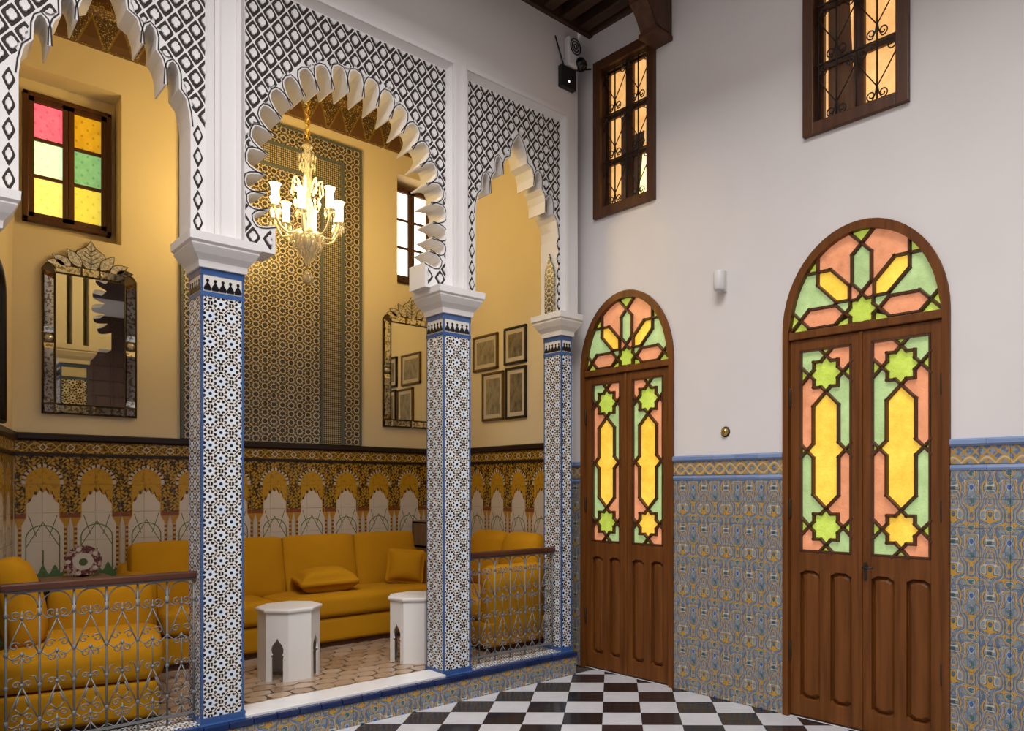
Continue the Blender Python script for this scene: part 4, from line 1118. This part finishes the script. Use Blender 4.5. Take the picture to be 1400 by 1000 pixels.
# ------------------------------------------------------------------ sofas
def sofa_back():
    t = thing('sofa', 'long mustard sofa with three loose back cushions against the back wall', 'sofa', (1.27, 5.80, ZF)); W = 2.50; D = .81
    MB().box(.06, W - .06, .05, D - .02, -.002, .045, 'frame_wood').build('plinth', t)
    MB().soft((W / 2, .02 + (D - .04) / 2, .14), (W - .02, D - .04, .20), .02, 'mustard', 0, 6).build('base', t)
    MB().soft((W / 2, D - .11, .42), (W - .04, .20, .62), .05, 'mustard', .01, 6).build('backrest', t)
    for a, b in ((0, .15), (W - .15, W)): MB().soft(((a + b) / 2, D / 2 + .03, .36), (b - a, D - .10, .62), .06, 'mustard', .01, 8).build('arm', t)
    for a, b in ((.15, .95), (.95, W - .15)): MB().soft(((a + b) / 2, .33, .330), (b - a - .006, .68, .185), .05, 'mustard', .014, 10).build('seat_cushion', t)
    for a, b in ((.06, .53), (.53, 1.15), (1.15, 1.775), (1.775, 2.37)):
        MB().soft(((a + b) / 2, .53, .625), (b - a - .008, .17, .49), .028, 'mustard', .03, 12, Matrix.Rotation(-.22, 3, 'X')).build('back_cushion', t)
    return t
sofa_back()
MB().soft((0, 0, 0), (.50, .32, .15), .06, 'mustard', .03, 12, None, .12).build('scatter_cushion', loc=(2.66, 6.02, .690), label='small mustard cushion lying flat on the long sofa', cat='cushion').rotation_euler = (.12, -.02, -.10)
MB().soft((0, 0, 0), (.34, .13, .32), .05, 'mustard', .03, 12, None, .10).build('scatter_cushion', loc=(3.40, 6.03, .745), label='small mustard cushion propped upright against the arm of the long sofa', cat='cushion').rotation_euler = (-.25, .10, -.45)
def sofa_side(loc, rz, L, label, far_arm, near_arm, ncush, bc0, bc1, bt=.21):
    """local x: out from the wall, local y: along the wall"""
    t = thing('sofa', label, 'sofa', loc, rz); D = .80
    MB().box(.04, D - .06, .04, L - .04, -.002, .045, 'frame_wood').build('plinth', t)
    MB().soft((D / 2, L / 2, .14), (D - .02, L - .01, .20), .02, 'mustard', 0, 6).build('base', t)
    MB().soft((D / 2 + .02, L / 2 - (.06 if far_arm else 0), .325), (D - .02, L - (.14 if far_arm else .02), .185), .06, 'mustard', .014, 10).build('seat_cushion', t)
    if far_arm: MB().soft((D / 2 + .10, L - .09, .36), (D - .24, .17, .62), .06, 'mustard', .01, 8).build('arm', t)
    if near_arm: MB().soft((D / 2 + .10, .09, .30), (D - .24, .17, .56), .06, 'mustard', .01, 8).build('arm', t)
    w_ = (bc1 - bc0) / ncush
    for k in range(ncush):
        MB().soft((.05 + bt / 2 + (.05 if bt > .2 else 0), bc0 + (k + .5) * w_, .64), (bt, w_ - .008, .50), min(.08, bt * .4), 'mustard', .04, 10, Matrix.Rotation(-.20, 3, 'Y')).build('back_cushion', t)
    return t
q = LA + LD * .16 + LNRM * .05
sofa_side((q.x, q.y, ZF), LANG - PI / 2, 1.12, 'mustard sofa with one upright back cushion against the slanting alcove wall', True, False, 1, .34, .66, .16)
sofa_side((XR - .03, 5.775, ZF), PI, 1.06, 'mustard sofa behind the right railing below the framed prints', True, False, 2, -.0, .96)

# corner pieces
ct = thing('corner_table', 'small wooden corner table between the left and long sofas', 'table', (1.0, 6.33, ZF))
MB().bevbox(-.19, .22, -.25, .25, .62, .648, .005, 'cabinet_wood').build('table_top', ct)
for a in (-.15, .18):
    for b in (-.21, .21): MB().box(a - .02, a + .02, b - .02, b + .02, 0, .622, 'cabinet_wood').build('leg', ct)
pt = thing('plate', 'round purple and cream plate with a green centre standing before the tile arches', 'plate', (1.058, 6.40, .813)); R = .112
pb = MB().lathe([(R, -.012), (R + .002, -.008), (R * .97, .004), (.03, .012)], 0, .112, 'plate_rim', 32, 'y', 1, False); 
pb.build('rim', pt); MB().lathe([(0.001, -.0135), (.062, -.0135), (.064, -.006)], 0, .112, 'plate_cream', 24, 'y', 1, False).build('well', pt)
MB().lathe([(0.001, -.0150), (.026, -.0150), (.027, -.006)], 0, .108, 'plate_green', 12, 'y', 1, False).build('painted_flower', pt)
MB().box(-.05, .05, -.012, .05, 0, .014, 'cabinet_wood').build('stand', pt)
for k in range(10):
    an = 2 * PI * k / 10; MB().lathe([(0.001, -.0145), (.016, -.0138), (.017, -.004)], .088 * math.cos(an), .112 + .088 * math.sin(an), 'plate_cream' if k % 2 else 'plate_rim', 8, 'y', 1, False).build('petal', pt)
cb = thing('side_cabinet', 'small open wooden cabinet in the corner behind the sofa arm', 'cabinet', (3.80, 6.28, ZF))
for a in (0, .30): MB().box(a, a + .022, 0, .33, 0, .95, 'cabinet_wood').build('side_panel', cb)
for z in (.03, .36, .70, .935): MB().box(.0, .322, 0, .33, z, z + .022, 'cabinet_wood').build('shelf', cb)
MB().box(0, .322, .31, .33, 0, .95, 'cabinet_wood').build('back_panel', cb); MB().box(.0, .322, -.004, .018, .72, .95, 'cabinet_wood').build('drawer', cb)

# ------------------------------------------------------------------ octagonal tables
def table(x, y, rz, label):
    t = thing('octagonal_table', label, 'table', (x, y, ZF), rz); R = .196; H = .455; th = .012
    ap = R * math.cos(PI / 8); hs = R * math.sin(PI / 8)
    for k in range(8):
        an = k * PI / 4 - PI / 2
        if k % 2 == 0: pl_ = [(-hs, 0), (hs, 0), (hs, H), (-hs, H)]
        else:
            w_ = .038
            op = [(w_, 0), (w_, .155), (w_ + .006, .170), (w_ - .006, .178), (w_ + .002, .190), (w_ + .003, .215), (w_ - .004, .238), (.016, .262), (.006, .275), (0, .290)]
            pl_ = [(-hs, 0)] + [(-a, b) for a, b in op] + [(a, b) for a, b in op[::-1][1:]] + [(hs, 0), (hs, H), (-hs, H)]
        mb = MB(); mb.prism(pl_, -ap, -ap + th, 'table_white'); o = mb.build('side_panel', t); o.rotation_euler = (0, 0, an + PI / 2)
    oc = lambda s_: [(s_ * R * math.cos(PI / 8 + k * PI / 4), s_ * R * math.sin(PI / 8 + k * PI / 4)) for k in range(8)]
    tb = MB(); rows = [(1.0, H), (1.07, H + .004), (1.085, H + .016), (1.07, H + .024), (1.0, H + .027)]
    vs = [(p[0], p[1], z) for s_, z in rows for p in oc(s_)]; fs = [(i * 8 + k, i * 8 + (k + 1) % 8, i * 8 + 8 + (k + 1) % 8, i * 8 + 8 + k) for i in range(4) for k in range(8)] + [list(range(8))[::-1], list(range(32, 40))]
    tb.add(vs, fs, 'table_white').build('table_top', t)
    return t
table(2.025, 5.157, 0, 'white octagonal side table with keyhole arches nearer the left mosaic column')
table(2.909, 5.00, -math.radians(35), 'white octagonal side table with keyhole arches partly hidden behind a mosaic column')

# ------------------------------------------------------------------ chandelier
def chandelier(x, y):
    t = thing('chandelier', 'lit crystal chandelier on a gold chain in the alcove', 'chandelier', (x, y, 0))
    ch = MB()
    zc = 4.09
    ch.tube([(0, 0, 4.08), (0, 0, 5.03)], .006, 'chain_gold', 6)
    k = 0
    while zc < 5.02:
        a = (k % 2) * PI / 2; pts = [(.020 * math.cos(q * PI / 5) * math.cos(a), .020 * math.cos(q * PI / 5) * math.sin(a), zc + .026 * math.sin(q * PI / 5)) for q in range(10)]
        ch.tube(pts, .0052, 'chain_gold', 5, True); zc += .04; k += 1
    ch.build('chain', t)
    MB().lathe([(.010, 4.10), (.038, 4.075), (.042, 4.055), (.022, 4.03), (.030, 3.98), (.018, 3.92), (.030, 3.84), (.038, 3.78), (.022, 3.72), (.030, 3.64), (.048, 3.58), (.028, 3.50), (.034, 3.42), (.060, 3.36), (.05, 3.30), (.02, 3.26)], 0, 0, 'crystal', 20).build('stem', t)
    MB().lathe([(.03, 3.42), (.095, 3.385), (.105, 3.36), (.095, 3.31), (.06, 3.25), (.03, 3.20), (.012, 3.14)], 0, 0, 'crystal', 20).build('bowl', t)
    MB().lathe([(.004, 3.115), (.02, 3.10), (.036, 3.075), (.040, 3.055), (.034, 3.03), (.016, 3.012), (.004, 3.008)], 0, 0, 'crystal', 16).build('finial_ball', t)
    MB().tube([(0, 0, 3.10), (0, 0, 3.16)], .004, 'brass', 6).build('finial_rod', t)
    drop = MB().lathe([(.001, .030), (.008, .018), (.009, .006), (.003, -.022), (.001, -.028)], 0, 0, 'crystal', 6).mesh('crystal_drop')
    sh = MB().lathe([(.022, 0), (.027, .012), (.028, .07), (.027, .115), (.033, .145), (.041, .155)], 0, 0, 'lamp_shade', 16).mesh('lamp_shade')
    bb = MB().lathe([(.008, .0), (.011, .02), (.011, .055), (.004, .075)], 0, 0, 'bulb', 8).mesh('bulb')
    dish = MB().lathe([(.008, -.030), (.014, -.022), (.040, -.006), (.043, 0), (.018, .004)], 0, 0, 'crystal', 16).mesh('drip_pan')
    N = 8; R = .27
    for k in range(N):
        a = 2 * PI * k / N + .22; r_ = R if k % 2 == 0 else R * .86; zt = 3.535 if k % 2 == 0 else 3.50
        ca, sa = math.cos(a), math.sin(a)
        pts = [(r * ca, r * sa, z) for r, z in ((.03, 3.43), (.08, 3.40), (.13, 3.365), (.18, 3.36), (.23 * r_ / R, 3.39), (r_ * .98, 3.45), (r_, zt - .02))]
        arm = MB().tube(pts, .0085, 'crystal_frost', 8).build('arm', t)
        link('drip_pan', dish, arm, (r_ * ca, r_ * sa, zt - .01)); link('lamp_shade', sh, arm, (r_ * ca, r_ * sa, zt - .004)); link('bulb', bb, arm, (r_ * ca, r_ * sa, zt + .03))
        for q in range(6): b = q * PI / 3; link('crystal_drop', drop, arm, (r_ * ca + .036 * math.cos(b), r_ * sa + .036 * math.sin(b), zt - .05 - .012 * (q % 2)))
        # upper curled ornament
        sp = [(.05 + .03 * (1 - math.cos(q * PI / 6)), 3.70 + .10 * math.sin(q * PI / 9)) for q in range(8)] + [(.115, 3.70), (.105, 3.685), (.095, 3.695)]
        MB().tube([(r * ca, r * sa, z) for r, z in sp], .006, 'crystal_frost', 6).build('scroll_arm', t)
        lp = bpy.data.lights.new('candle_light', 'POINT'); lp.energy = 8.8; lp.color = (1, .675, .22); lp.shadow_soft_size = .03
        lo = bpy.data.objects.new('candle_light', lp); COL.objects.link(lo); lo.parent = t; lo.location = (r_ * 1.0 * ca, r_ * 1.0 * sa, zt + .20)
    for rr, z, n_ in ((.12, 3.34, 18), (.10, 3.29, 16), (.065, 3.23, 12), (.055, 3.90, 10), (.06, 3.97, 10), (.09, 3.62, 14)):
        for k in range(n_): b = 2 * PI * k / n_; link('crystal_drop', drop, t, (rr * math.cos(b), rr * math.sin(b), z))
chandelier(2.365, 5.67)

# ------------------------------------------------------------------ small fittings
scn = link('wall_light', None, None, rwp(1.32, 0, 2.775), RW, 'small white cylindrical wall light between the arched doors', 'light')
MB().lathe([(.034, .018), (.040, .030), (.040, .135), (.036, .145)], 0, -.048, 'white_plastic', 18).build('cover', scn); MB().bevbox(-.03, .03, -.02, .002, .01, .15, .004, 'white_plastic').build('back_plate', scn)
MB().lathe([(.010, 0), (.012, .018)], 0, -.048, 'white_plastic', 10).build('sensor', scn)
bl = link('door_bell', None, None, rwp(1.338, 0, 1.830), RW, 'round brass bell push on a dark disc above the tile dado', 'bell')
MB().lathe([(.030, -.008), (.036, -.004), (.038, .001)], 0, 0, 'black_iron', 20, 'y').build('rose', bl)
MB().lathe([(.012, -.026), (.024, -.020), (.028, -.006)], 0, 0, 'brass', 20, 'y').build('push', bl)
# corner cluster: siren, dome camera, router
rt = thing('wireless_router', 'black wireless router with thin aerials on top of the arcade frame', 'router', (3.855, YA0, 4.555))
MB().bevbox(-.075, .075, -.045, .002, 0, .165, .006, 'black_plastic').build('body', rt)
MB().bevbox(-.006, .006, -.047, -.044, .045, .057, .0015, 'led').build('indicator', rt)
for pts in (((-.03, -.02, .16), (-.13, -.03, .36)), ((.03, -.02, .15), (.035, -.03, .24)), ((.05, -.03, .16), (.20, -.08, .21))): MB().tube(pts, .0065, 'black_plastic', 8).build('aerial', rt)
sr = thing('alarm_siren', 'white alarm siren with dark concentric rings in the corner', 'siren', (3.895, YA0, 4.86))
MB().bevbox(-.055, .06, -.06, .002, -.13, .10, .014, 'white_plastic').build('case', sr)
for r_ in (.052, .034, .016): MB().tube([(.012 + r_ * math.cos(2 * PI * k / 20), -.062, .03 + r_ * 1.15 * math.sin(2 * PI * k / 20)) for k in range(20)], .0055, 'black_plastic', 6, True).build('grille_ring', sr)
dc = thing('security_camera', 'black ball shaped security camera beside the siren in the corner', 'camera', (3.965, YA0 - .055, 4.775))
MB().lathe([(.004, -.055), (.032, -.044), (.050, -.02), (.055, 0), (.050, .02), (.032, .044), (.004, .055)], 0, 0, 'lens_black', 18).build('ball', dc)
MB().tube([(0, 0, 0), (-.02, .056, .03)], .012, 'black_plastic', 8).build('mount', dc)
MB().lathe([(.003, -.055), (.010, -.056), (.012, -.050)], -.02, 0, 'black_plastic', 8, 'y').build('lens', dc)
